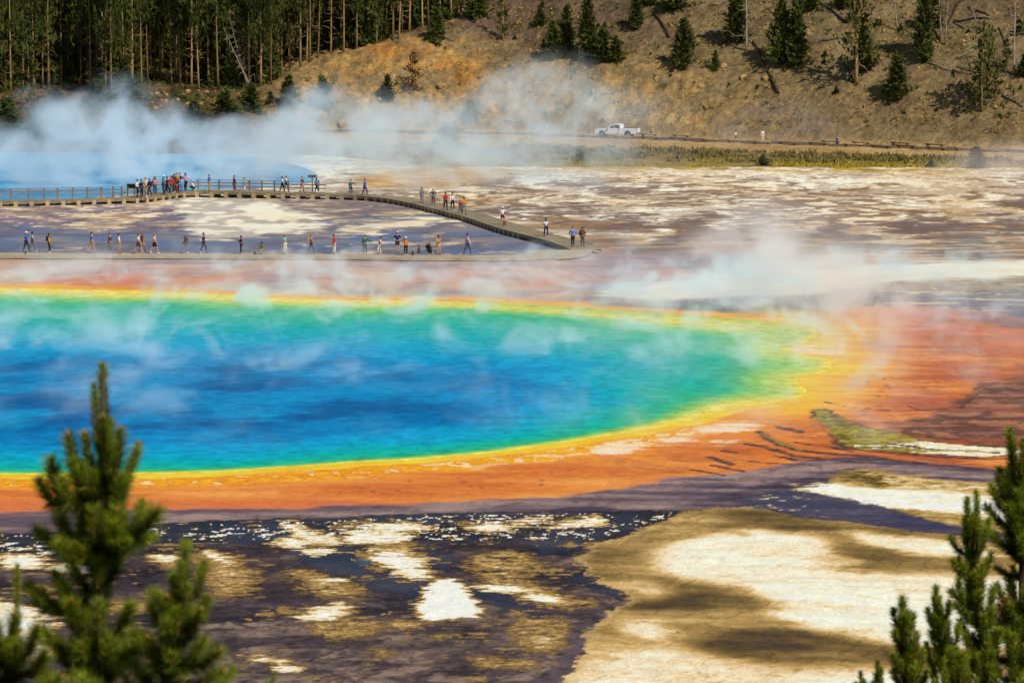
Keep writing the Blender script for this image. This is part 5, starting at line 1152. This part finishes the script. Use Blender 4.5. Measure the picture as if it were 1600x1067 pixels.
# ------------------------------------------------------------------ white pickup on the road
def pickup():
    rt = empty("pickup_truck", road_pt(965, -.4)); rt.rotation_euler = (0, 0, R(-20)); tag(rt, "white crew cab pickup parked on the road below the rock face", "truck")
    white = NT("white_paint"); white.base(linc(236, 236, 238)); white.set(.25, .5); white.b.inputs["Coat Weight"].default_value = .5; white = white.m
    dark = simple_mat("dark_glass", (26, 22, 30), .08, .6, .1); blk = simple_mat("black_trim", (30, 30, 32), .6, .3, .2); chrome = simple_mat("chrome", (190, 192, 196), .2, .5, .05, 8, 1.0)
    red = simple_mat("tail_red", (170, 24, 34), .25, .5, .1); lamp = simple_mat("lamp_glass", (220, 224, 230), .15, .6, .05); bedm = simple_mat("bed_liner", (70, 48, 60), .8, .2, .3)
    def prism(poly, y0, y1, bev=.03):
        n = len(poly); V = [(x, y0, z) for x, z in poly] + [(x, y1, z) for x, z in poly]; Q = [tuple(range(n)), tuple(range(n, 2 * n))[::-1]] + [(i, i + n, (i + 1) % n + n, (i + 1) % n) for i in range(n)]
        me = mesh_from("p", V, Q); bm = bmesh.new(); bm.from_mesh(me); bmesh.ops.recalc_face_normals(bm, faces=bm.faces[:])
        if bev: bmesh.ops.bevel(bm, geom=[e for e in bm.edges], offset=bev, segments=2, affect='EDGES', clamp_overlap=True)
        bm.to_mesh(me); bm.free(); return me
    def arch(cx, r, n=10): return [(cx + r * math.cos(math.pi * (1 - k / n)), .42 + r * math.sin(math.pi * (1 - k / n))) for k in range(n + 1)]
    # front at -x: hood, cab floor line, bed sides; wheel arches cut into the lower edge
    low = [(-3.08, .42)] + [(-2.98, .42)] + arch(-2.05, .52) + arch(1.75, .52) + [(3.0, .46), (3.08, .6)]
    up = [(3.08, 1.26), (.78, 1.27), (.70, 1.22), (-1.38, 1.20), (-2.75, 1.16), (-3.0, 1.06), (-3.1, .8)]
    new_obj("body", prism(low + up, -.98, .98, .03), white, rt)
    new_obj("cab", prism([(-1.36, 1.19), (-.52, 1.80), (-.3, 1.86), (.42, 1.86), (.60, 1.80), (.72, 1.19)], -.86, .86, .05), white, rt)
    for sy in (-1, 1):
        y0, y1 = (sy * .862, sy * .885) if sy > 0 else (sy * .885, sy * .862)
        new_obj("window", prism([(-1.02, 1.27), (-.46, 1.72), (-.36, 1.74), (-.30, 1.27)], y0, y1, .004), dark, rt); new_obj("window", prism([(-.20, 1.27), (-.26, 1.74), (.40, 1.74), (.52, 1.68), (.58, 1.27)], y0, y1, .004), dark, rt)
        for xa, xb in ((-1.22, -.27), (-.24, .66)):
            y2, y3 = (.98, .992) if sy > 0 else (-.992, -.98)
            d = new_obj("door", prism([(xa, .55), (xa, 1.17), (xb, 1.18), (xb, .55)], y2, y3, .005), white, rt)
            hb = MB(); hb.box((xb - .24, sy * 1.005 - .015, 1.02), (xb - .06, sy * 1.005 + .015, 1.06)); hb.build("handle", chrome, d, False, .006)
        mr = MB(); mr.box((-1.12, sy * 1.10 - .12, 1.24), (-.98, sy * 1.10 + .12, 1.46)); mr.box((-1.08, sy * .95 - .06, 1.26), (-1.02, sy * .95 + .06, 1.30)); mr.build("mirror", white, rt, False, .02)
        hl = MB(); hl.box((-3.125, sy * .74 - .18, .84), (-2.99, sy * .74 + .18, 1.06)); hl.build("headlight", lamp, rt, False, .02)
        tl = MB(); tl.box((3.05, sy * .88 - .09, .80), (3.11, sy * .88 + .09, 1.22)); tl.build("tail_light", red, rt, False, .012)
        for cx in (-2.05, 1.75):
            w = empty("wheel", (cx, sy * .82, .41)); w.parent = rt
            tb = MB(); n = 24
            pr = [(.30, -.13), (.38, -.135), (.41, -.11), (.415, 0), (.41, .11), (.38, .135), (.30, .13)]
            V = [(r * math.cos(2 * math.pi * k / n), yy, r * math.sin(2 * math.pi * k / n)) for r, yy in pr for k in range(n)]
            Q = [(i * n + k, i * n + (k + 1) % n, (i + 1) * n + (k + 1) % n, (i + 1) * n + k) for i in range(len(pr) - 1) for k in range(n)]
            tb.add(V, Q); tb.build("tyre", blk, w, True)
            rb = MB()
            for k in range(6):
                a = 2 * math.pi * k / 6; rb.tube([(0, sy * .10, 0), (.29 * math.cos(a), sy * .10, .29 * math.sin(a))], [.06, .05], 6)
            V = [(r * math.cos(2 * math.pi * k / n), yy * sy, r * math.sin(2 * math.pi * k / n)) for r, yy in ((.0, .03), (.24, .03), (.27, .12), (.31, .12)) for k in range(n)]
            rb.add(V, [(i * n + k, i * n + (k + 1) % n, (i + 1) * n + (k + 1) % n, (i + 1) * n + k) for i in range(3) for k in range(n)]); rb.build("rim", chrome, w, True)
    m = MB(); m.box((-3.2, -.95, .48), (-3.05, .95, .72)); m.build("bumper", chrome, rt, False, .04); m = MB(); m.box((3.06, -.92, .5), (3.2, .92, .68)); m.build("bumper", chrome, rt, False, .04)
    m = MB(); m.box((-3.14, -.53, .76), (-3.06, .53, 1.06)); m.build("grille", blk, rt, False, .02)
    wsx = lambda z: -1.36 + (z - 1.19) / .61 * .84
    ws = MB(); ws.add([(wsx(1.24) - .03, -.76, 1.24), (wsx(1.24) - .03, .76, 1.24), (wsx(1.76) - .03, .70, 1.76), (wsx(1.76) - .03, -.70, 1.76)], [(0, 1, 2, 3)]); ws.build("windscreen", dark, rt)
    m = MB(); m.box((.85, -.80, 1.262), (2.98, .80, 1.285)); m.build("bed_cover", bedm, rt, False, .008)
    cr = MB(); cr.box((1.0, -.4, 1.287), (1.5, .1, 1.42)); cr.box((1.6, -.3, 1.287), (2.1, .4, 1.38)); cr.build("bed_load", red, rt, False, .02)
    return rt
pickup()
# ------------------------------------------------------------------ young pines on the lookout slope close to the camera
def needle_mat(name, c1, c2, c3):
    t = NT(name); n = t.noise(t.obj_co(), 14.0, 3, .7); n2 = t.noise(t.obj_co(), 90.0, 1, .5)
    c = t.mix(t.ramp(n, [(.34, 0.), (.66, 1.)]), linc(*c1), linc(*c2)); c = t.mix(t.ramp(n2, [(.55, 0.), (.72, .8)]), c, linc(*c3))
    c = t.mix(t.ramp(t.attr('growth_shade').outputs['Fac'], [(.3, .95), (.85, 0.)]), c, linc(32, 50, 8)); t.base(c); t.set(.5, .3); tr = t.n("ShaderNodeBsdfTranslucent"); t.l(c, tr.inputs[0]); mx = t.n("ShaderNodeMixShader"); mx.inputs[0].default_value = .42  # shading put into the colour: inner needles darkened, tips pale like new growth
    t.l(t.b.outputs[0], mx.inputs[1]); t.l(tr.outputs[0], mx.inputs[2]); t.l(mx.outputs[0], t.out.inputs["Surface"]); return t.m
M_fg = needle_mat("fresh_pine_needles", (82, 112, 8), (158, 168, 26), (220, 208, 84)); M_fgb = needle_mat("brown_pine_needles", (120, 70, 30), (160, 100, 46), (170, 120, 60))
M_twig = simple_mat("pine_twig", (128, 92, 58), .85, .1, .4, 30); M_bud = simple_mat("pine_bud", (172, 104, 60), .7, .2, .3, 60)
def at_depth(u, v, d):
    dx, dy, dz = ray(u, v); t = d / dy; return Vector((dx * t, d, CH + dz * t))
class Needles:
    def __init__(s, seed, k=1.0): s.k = k; s.r = np.random.RandomState(seed); s.V = []; s.A = []; s.n = 0
    def shoot(s, pts, hw, dens=2600, length=None):
        dens *= 13.0 / 13.0 / s.k ** 1.0 * 1.15
        """needles round a twig: fuller towards the tip, all swept forward"""
        P = np.array([list(p) for p in pts]); seg = np.linalg.norm(np.diff(P, axis=0), axis=1); cum = np.concatenate([[0], np.cumsum(seg)]); L = cum[-1]
        n = int(L * dens); f = s.r.uniform(0, 1, n) ** .85; q = f * L; k = np.clip(np.searchsorted(cum, q) - 1, 0, len(seg) - 1)
        w = ((q - cum[k]) / seg[k])[:, None]; c = P[k] * (1 - w) + P[k + 1] * w; d = (P[k + 1] - P[k]) / seg[k][:, None]
        a = s.r.normal(size=(n, 3)); a -= d * (a * d).sum(1)[:, None]; a /= np.linalg.norm(a, axis=1)[:, None]
        nl = (hw * 1.7) * s.r.uniform(.7, 1.2, n) * (1 - .35 * np.clip((f - .9) / .1, 0, 1)); sw = s.r.uniform(.55, 1.05, n) + .5 * np.clip((f - .9) / .1, 0, 1)
        dirn = a + d * sw[:, None]; dirn[:, 2] += .12; dirn /= np.linalg.norm(dirn, axis=1)[:, None]
        sd = np.cross(dirn, s.r.normal(size=(n, 3))); sd /= np.linalg.norm(sd, axis=1)[:, None]; wd = (.0012 + .0005 * s.r.rand(n)) * s.k
        tip = c + dirn * nl[:, None]; b1 = c - sd * wd[:, None]; b2 = c + sd * wd[:, None]
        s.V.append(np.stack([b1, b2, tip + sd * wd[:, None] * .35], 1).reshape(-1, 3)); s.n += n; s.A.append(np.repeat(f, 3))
    def mesh(s, name, org):
        V = np.concatenate(s.V) - np.array(org); m = np_mesh(name, V, np.arange(len(V)).reshape(-1, 3), False); add_float(m, 'growth_shade', np.concatenate(s.A)); return m
def fg_pine(label, D, stem, shoots, seed, extra=2, brown=(), wide=1.0):
    rng = random.Random(seed); nd = Needles(seed, D / 13.0); tw = MB(); scl = D / F
    S_ = [at_depth(u, v, D) for u, v in stem]                  # top of the stem first
    gx, gy = S_[-1].x + .05, D; gz = float(lookout_z(gx, gy)) - .1
    root = empty("pine_tree", (gx, gy, gz)); org = Vector((gx, gy, gz)); tag(root, label, "tree", None)
    full = S_ + [Vector((gx, gy, gz + (S_[-1].z - gz) * f)) for f in (.66, .33, 0)]
    tr = MB(); n = len(full); h = full[0].z - gz
    tr.tube([p - org for p in full], [.006 + .016 * (full[0].z - p.z) for p in full], 9); tr.build("trunk", M_barkd, root, True)
    def grow(pts, hw, bud=False, dens=2600):
        nd.shoot(pts, hw, dens); L = [p - org for p in pts]; tw.tube(L, [.008 - .005 * i / (len(L) - 1) for i in range(len(L))], 5)
        if bud:
            bd = MB(); bd.tube([L[-1], L[-1] + (L[-1] - L[-2]).normalized() * .012, L[-1] + (L[-1] - L[-2]).normalized() * .028], [.005, .006, .002], 6); bd.build("bud", M_bud, root, True)
    for poly, hw in shoots:
        hw *= wide
        off = rng.uniform(-.22, .22); m = len(poly)
        pts = [at_depth(u, v, D + off * (i / (m - 1))) for i, (u, v) in enumerate(poly)]
        if m == 2: pts = [pts[0], pts[0].lerp(pts[1], .5) + Vector((rng.uniform(-.006, .006), 0, 0)), pts[1]]
        grow(pts, hw * scl, rng.random() < .6, 3200)
        for _ in range(extra):                                 # boughs of the same whorl that point towards and away from the lookout
            a = rng.uniform(-1, 1); base = pts[0]; tipz = (pts[-1] - pts[0]); r_ = tipz.length * rng.uniform(.45, .85)
            sgn = rng.choice((-1, 1)); d1 = Vector((tipz.x * rng.uniform(-.5, .7), sgn * r_ * .75, r_ * .25)); tip = base + d1 + Vector((0, 0, max(.02, tipz.z * rng.uniform(.3, .75))))
            grow([base, base + d1 * .55, base + d1 * .85 + Vector((0, 0, .01)), tip], hw * scl * rng.uniform(.85, 1.05), False, 2300)
    low = S_[-1].z                                             # whorls below the picture, down to the ground
    z = low - .15
    while z > gz + .5:
        f = (S_[0].z - z); c = Vector((gx, gy, z))
        for k in range(6):
            a = k * 1.05 + rng.uniform(-.3, .3); Lb = min(.9, .25 + .22 * f) * rng.uniform(.7, 1.1); dv = Vector((math.cos(a), math.sin(a), 0))
            grow([c, c + dv * Lb * .6 + Vector((0, 0, .03)), c + dv * Lb + Vector((0, 0, .18))], .034, False, 1200)
        z -= rng.uniform(.28, .4)
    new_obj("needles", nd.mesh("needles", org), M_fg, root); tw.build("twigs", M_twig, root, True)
    if brown:
        nb2 = Needles(seed + 99)
        for poly, hw in brown: nb2.shoot([at_depth(u, v, D - .12) for u, v in poly], hw * scl, 2600)
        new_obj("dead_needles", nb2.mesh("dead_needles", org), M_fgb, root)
    return root
fg_pine("young pine with one tall straight leader, blurred in front at the lower left", 12.5, [(161, 578), (162, 640), (160, 720), (157, 820), (154, 920), (152, 1000), (150, 1075)],
  [([(161, 705), (162, 640), (160, 570)], 11), ([(161, 760), (163, 710), (162, 655)], 14), ([(158, 772), (118, 740), (107, 682)], 15), ([(158, 745), (137, 718), (133, 680)], 13), ([(160, 745), (184, 722), (188, 674)], 14), ([(160, 775), (200, 742), (216, 697)], 13),
   ([(160, 800), (173, 745), (172, 705)], 17), ([(158, 800), (92, 775), (80, 718)], 17), ([(150, 800), (78, 785), (62, 752)], 15), ([(157, 790), (125, 775), (118, 720)], 16), ([(158, 835), (140, 800), (138, 745)], 18), ([(158, 850), (185, 805), (190, 745)], 16),
   ([(156, 855), (212, 838), (248, 798)], 17), ([(190, 848), (214, 820), (222, 785)], 14), ([(156, 862), (205, 855), (240, 838)], 13), ([(156, 870), (90, 858), (58, 828)], 17), ([(150, 860), (105, 835), (92, 800)], 17), ([(152, 880), (118, 862), (90, 845)], 16),
   ([(156, 890), (175, 850), (182, 800)], 19), ([(154, 905), (130, 860), (128, 810)], 19), ([(155, 925), (180, 890), (192, 845)], 17), ([(154, 935), (120, 905), (108, 860)], 18), ([(153, 960), (70, 950), (44, 915)], 16), ([(120, 955), (85, 950), (60, 925)], 14), ([(153, 965), (112, 955), (98, 912)], 16),
   ([(152, 1005), (190, 985), (205, 945)], 16), ([(152, 1010), (120, 985), (112, 940)], 16), ([(152, 1030), (100, 1020), (68, 985)], 18), ([(152, 1040), (200, 1030), (232, 995)], 17), ([(152, 1060), (110, 1045), (88, 1005)], 18), ([(152, 1075), (185, 1050), (196, 1005)], 18), ([(152, 1085), (220, 1075), (250, 1040)], 18), ([(152, 1090), (90, 1080), (58, 1045)], 18),
   ([(152, 1080), (140, 1040), (142, 990)], 18)], 5, 1)
fg_pine("smaller young pine top, blurred right of the tall leader pine", 12.0, [(290, 858), (286, 930), (272, 1000), (262, 1075)],
  [([(287, 930), (289, 890), (290, 848)], 12), ([(286, 950), (308, 925), (318, 880)], 11), ([(284, 960), (255, 950), (240, 925)], 15), ([(284, 965), (275, 930), (272, 900)], 13), ([(282, 985), (310, 965), (326, 935)], 13), ([(280, 990), (248, 975), (236, 945)], 15), ([(278, 1000), (270, 965), (262, 935)], 17),
   ([(276, 1010), (300, 985), (312, 955)], 14), ([(272, 1030), (230, 1015), (208, 985)], 16), ([(270, 1035), (315, 1040), (342, 1018)], 16), ([(268, 1050), (300, 1030), (318, 1000)], 16), ([(266, 1060), (240, 1035), (232, 1000)], 17), ([(264, 1075), (310, 1072), (345, 1050)], 17), ([(264, 1085), (230, 1070), (210, 1035)], 17)], 6, 1)
fg_pine("cut off young pine shoots at the lower left corner", 11.5, [(18, 975), (12, 1030), (6, 1080)],
  [([(15, 1030), (20, 1000), (22, 962)], 14), ([(12, 1040), (45, 1020), (58, 980)], 15), ([(12, 1040), (-6, 1015), (-12, 975)], 16), ([(10, 1065), (52, 1050), (72, 1020)], 16), ([(8, 1075), (22, 1040), (26, 1005)], 17), ([(6, 1085), (60, 1085), (92, 1060)], 16), ([(6, 1085), (-10, 1060), (-14, 1020)], 16), ([(12, 1032), (-30, 930), (-14, 860), (-4, 828)], 9)], 7, 1)
fg_pine("tall pine with thin leader at the right edge, sharpest of the near pines", 25.0, [(1578, 684), (1584, 740), (1592, 800), (1596, 880), (1597, 960), (1598, 1075)],
  [([(1586, 748), (1582, 712), (1578, 672)], 9), ([(1590, 790), (1584, 760), (1580, 730)], 10), ([(1590, 770), (1600, 740), (1603, 715)], 9), ([(1590, 800), (1568, 775), (1561, 733)], 9), ([(1575, 785), (1566, 765), (1562, 745)], 9), ([(1592, 815), (1562, 790), (1548, 758)], 9), ([(1592, 820), (1575, 795), (1570, 765)], 10), ([(1594, 835), (1560, 815), (1540, 790)], 9),
   ([(1594, 840), (1612, 800), (1618, 765)], 10), ([(1594, 850), (1580, 820), (1576, 790)], 11), ([(1596, 870), (1562, 850), (1542, 828)], 9), ([(1596, 860), (1606, 830), (1610, 800)], 10), ([(1596, 905), (1575, 898), (1556, 886)], 8), ([(1596, 880), (1580, 855), (1574, 832)], 10), ([(1597, 955), (1572, 945), (1556, 915)], 10), ([(1597, 960), (1580, 930), (1576, 900)], 10),
   ([(1597, 1000), (1566, 990), (1548, 955)], 11), ([(1597, 1010), (1585, 975), (1580, 945)], 11), ([(1598, 1040), (1560, 1030), (1540, 1000)], 11), ([(1598, 1050), (1580, 1020), (1572, 985)], 11), ([(1598, 1070), (1565, 1060), (1545, 1032)], 11), ([(1598, 1080), (1585, 1050), (1582, 1020)], 11), ([(1598, 1000), (1618, 960), (1622, 925)], 11)], 8, 2, [([(1585, 985), (1570, 968), (1560, 945)], 10), ([(1580, 975), (1572, 955), (1572, 935)], 9)], wide=1.08)
fg_pine("slim dark pine stem left of the right edge's tall pine", 24.0, [(1512, 790), (1514, 850), (1522, 910), (1534, 980), (1545, 1075)],
  [([(1514, 840), (1511, 810), (1511, 779)], 8), ([(1518, 865), (1528, 815), (1525, 768)], 7), ([(1516, 860), (1536, 840), (1545, 812)], 8), ([(1515, 870), (1495, 858), (1485, 838)], 8), ([(1518, 880), (1512, 850), (1510, 825)], 9), ([(1522, 905), (1502, 895), (1487, 876)], 9), ([(1522, 910), (1540, 890), (1550, 865)], 9), ([(1524, 925), (1516, 895), (1514, 868)], 9), ([(1512, 950), (1502, 930), (1497, 905)], 8),
   ([(1528, 950), (1505, 945), (1486, 922)], 9), ([(1528, 950), (1522, 920), (1524, 895)], 9), ([(1532, 975), (1512, 965), (1492, 945)], 10), ([(1532, 980), (1548, 950), (1552, 920)], 10), ([(1534, 990), (1528, 955), (1530, 925)], 10), ([(1536, 1010), (1512, 995), (1500, 970)], 10), ([(1538, 1020), (1534, 985), (1536, 955)], 10), ([(1540, 1040), (1518, 1020), (1508, 992)], 10), ([(1540, 1045), (1556, 1015), (1562, 985)], 10), ([(1543, 1065), (1522, 1045), (1514, 1018)], 10), ([(1544, 1080), (1540, 1045), (1542, 1010)], 10), ([(1545, 1085), (1518, 1075), (1506, 1048)], 10)], 9, 2, wide=1.0)
fg_pine("low pine of two upright leaders in front of the cream crust at the lower right", 23.5, [(1462, 928), (1466, 960), (1474, 1000), (1486, 1040), (1494, 1078)],
  [([(1466, 970), (1462, 945), (1462, 916)], 8), ([(1468, 980), (1455, 968), (1449, 952)], 8), ([(1470, 985), (1480, 962), (1484, 940)], 7), ([(1472, 1000), (1460, 985), (1456, 962)], 9), ([(1476, 1015), (1466, 990), (1466, 965)], 9), ([(1480, 1025), (1495, 1000), (1498, 975)], 8), ([(1480, 1030), (1462, 1010), (1456, 988)], 9), ([(1485, 1045), (1474, 1015), (1474, 990)], 9), ([(1490, 1065), (1470, 1045), (1462, 1020)], 9), ([(1492, 1075), (1484, 1045), (1486, 1015)], 9),
   ([(1470, 1090), (1458, 1050), (1447, 1004)], 7), ([(1465, 1085), (1438, 1065), (1428, 1040)], 9), ([(1494, 1080), (1505, 1050), (1508, 1022)], 9)], 10, 2, wide=1.0)
fg_pine("single upright young pine shoot standing lowest at the lower right", 23.0, [(1410, 946), (1412, 984), (1418, 1030), (1424, 1078)],
  [([(1412, 985), (1411, 962), (1410, 934)], 9), ([(1413, 995), (1400, 975), (1396, 952)], 8), ([(1413, 995), (1424, 980), (1426, 960)], 8), ([(1415, 1010), (1412, 985), (1411, 962)], 10), ([(1417, 1025), (1402, 1005), (1398, 985)], 9), ([(1417, 1030), (1428, 1010), (1432, 988)], 8), ([(1418, 1045), (1414, 1015), (1413, 990)], 10), ([(1420, 1055), (1402, 1045), (1395, 1022)], 9), ([(1421, 1060), (1438, 1040), (1440, 1015)], 9), ([(1423, 1078), (1416, 1045), (1416, 1015)], 11), ([(1424, 1085), (1404, 1070), (1396, 1048)], 9), ([(1424, 1085), (1442, 1070), (1448, 1048)], 9),
   ([(1376, 1090), (1373, 1062), (1371, 1034)], 6), ([(1356, 1090), (1352, 1075), (1348, 1062)], 6)], 11, 2, wide=1.0)
# ------------------------------------------------------------------ steam: closed volumes of drifting vapour
def steam(name, label, lo, hi, dens, color, tops, nscale=(.12, .12, .16), soft=2.0, rough=5.0, lo_thr=.42, hi_thr=.72, ydist=None, xprof=None, seed=0.0, step=.35, aniso=-.2, floor=0.0, yfade=.12):
    """tops: [(x01, height)] how high the vapour stands along the box; xprof / yprof: density along the box"""
    mb = MB(); sx, sy, sz = (hi[i] - lo[i] for i in range(3)); mb.box((0, 0, 0), (sx, sy, sz)); o = mb.build(name, None); o.location = lo
    m = bpy.data.materials.new(name); m.use_nodes = True; t = NT.__new__(NT); t.m = m; t.t = m.node_tree
    t.t.nodes.remove(t.t.nodes["Principled BSDF"]); t.out = t.t.nodes["Material Output"]
    pv = t.n("ShaderNodeVolumePrincipled"); t.l(pv.outputs[0], t.out.inputs["Volume"]); pv.inputs["Color"].default_value = (*color, 1); pv.inputs["Anisotropy"].default_value = aniso
    co = t.n("ShaderNodeTexCoord").outputs["Object"]; sep = t.n("ShaderNodeSeparateXYZ"); t.l(co, sep.inputs[0])
    x01 = t.math('DIVIDE', sep.outputs[0], sx); y01 = t.math('DIVIDE', sep.outputs[1], sy)
    mp = t.n("ShaderNodeMapping"); mp.inputs["Scale"].default_value = nscale; mp.inputs["Location"].default_value = (seed, seed * 1.7, seed * .3); t.l(co, mp.inputs[0])
    nz = t.noise(mp.outputs[0], 1.0, 3.5, .6, .7); nb = t.noise(mp.outputs[0], .38, 1.0, .5)
    nc = t.noise(mp.outputs[0], .62, 2.0, .55, .6); mx = max(h for _, h in tops)
    top = t.math('MULTIPLY', t.ramp(x01, [(p, h / mx) for p, h in tops], 'EASE'), mx)
    top = t.math('ADD', top, t.math('MULTIPLY', t.math('SUBTRACT', nc, .5), rough))
    edge = t.math('DIVIDE', t.math('SUBTRACT', top, sep.outputs[2]), soft); edge.node.use_clamp = True
    body = t.ramp(nz, [(lo_thr, floor), (hi_thr, 1.0)], 'EASE')
    body = t.math('MULTIPLY', body, t.ramp(nb, [(.36, .45), (.6, 1.0)]))
    d = t.math('MULTIPLY', edge, body)
    d = t.math('MULTIPLY', d, t.ramp(y01, ydist or [(0, 0.), (yfade, 1.), (1 - yfade, 1.), (1, 0.)], 'EASE'))
    d = t.math('MULTIPLY', d, t.ramp(x01, xprof or [(0, 0.), (.1, 1.), (.9, 1.), (1, 0.)], 'EASE'))
    zf = t.math('SUBTRACT', 1.0, t.math('DIVIDE', sep.outputs[2], sz)); zf = t.math('MULTIPLY', zf, 4.0); zf.node.use_clamp = True
    t.l(t.math('MULTIPLY', t.math('MULTIPLY', d, zf), dens), pv.inputs["Density"])
    m.cycles.volume_step_rate = step
    o.data.materials.append(m); tag(o, label, "steam", None, "stuff"); return o
X = lambda px, d: (px - 800) * d / F
steam("steam_bank", "thick bluish white steam bank drifting off the far spring against the forest", (-118, 338, .05), (34, 446, 18), .165, (.78, .91, .97),  # blue tint in the vapour colour imitates light from the spring below
      [(0, 4.0), (.355, 5.0), (.40, 7.0), (.444, 11.5), (.48, 8.5), (.52, 5.6), (.58, 6.5), (.617, 10.5), (.66, 8.5), (.724, 9.0), (.775, 13.0), (.83, 13.5), (.87, 11), (1, 6)], (.17, .08, .19), 3.2, 10.0, .45, .68,
      [(0, 0.), (.04, .9), (.55, 1.), (1, 0.)], [(0, .7), (.355, .75), (.44, .95), (.54, .95), (.617, .75), (.72, .55), (.775, .45), (.83, .30), (.875, .09), (.92, .01), (1, 0.)], 3.1, .5, -.2)
steam("pool_steam", "thin white wisps of steam drifting low over the hot spring", (-75, 142, .03), (62, 262, 4.6), .34, (.82, .97, .99),  # cyan in the vapour colour stands for light bounced off the pool
      [(0, 1.5), (.5, 1.5), (.7, 2.2), (.8, 2.8), (1, 2.6)], (.27, .12, .34), 1.3, 4.8, .50, .73,
      [(0, 0.), (.15, .22), (.35, .5), (.55, 1.1), (.68, 2.3), (.85, 1.6), (.95, .6), (1, 0.)], [(0, .9), (.5, .9), (.6, 1.3), (.68, 1.6), (.74, .7), (.84, .15), (1, 0.)], 7.7, .36, -.2, .03)
steam("shore_steam", "pale steam rising over the east end of the hot spring and the far white strip", (-6, 180, .03), (36, 262, 9), .17, (.97, .94, .90),
      [(0, 1.4), (.35, 2.6), (.6, 5.4), (.74, 5.0), (1, 1.2)], (.17, .08, .18), 2.4, 6.5, .46, .70,
      [(0, 0.), (.25, .9), (.7, 1.), (1, 0.)], [(0, .0), (.3, .4), (.58, 1.), (.74, 1.), (.88, .35), (1, 0.)], 1.3, .45, -.2)
steam("edge_steam", "thin pale steam drifting in at the right edge below the road", (44, 320, .05), (78, 392, 10), .06, (.95, .90, .88),
      [(0, 1.5), (.5, 5.0), (1, 9)], (.10, .06, .12), 2.5, 5.0, .36, .70, None, [(0, 0.), (.4, .6), (.7, 1.), (1, .7)], 5.2, .6, -.2)
steam("road_steam", "faint dusty steam drifting over the road below the rock face", (20, 426, .6), (52, 452, 10), .04, (.97, .90, .80),
      [(0, 3), (.4, 6.5), (.7, 6), (1, 3)], (.12, .08, .14), 2.5, 5.0, .40, .70, None, [(0, 0.), (.2, .2), (.45, .9), (.7, .9), (1, 0.)], 9.4, .6, -.2)
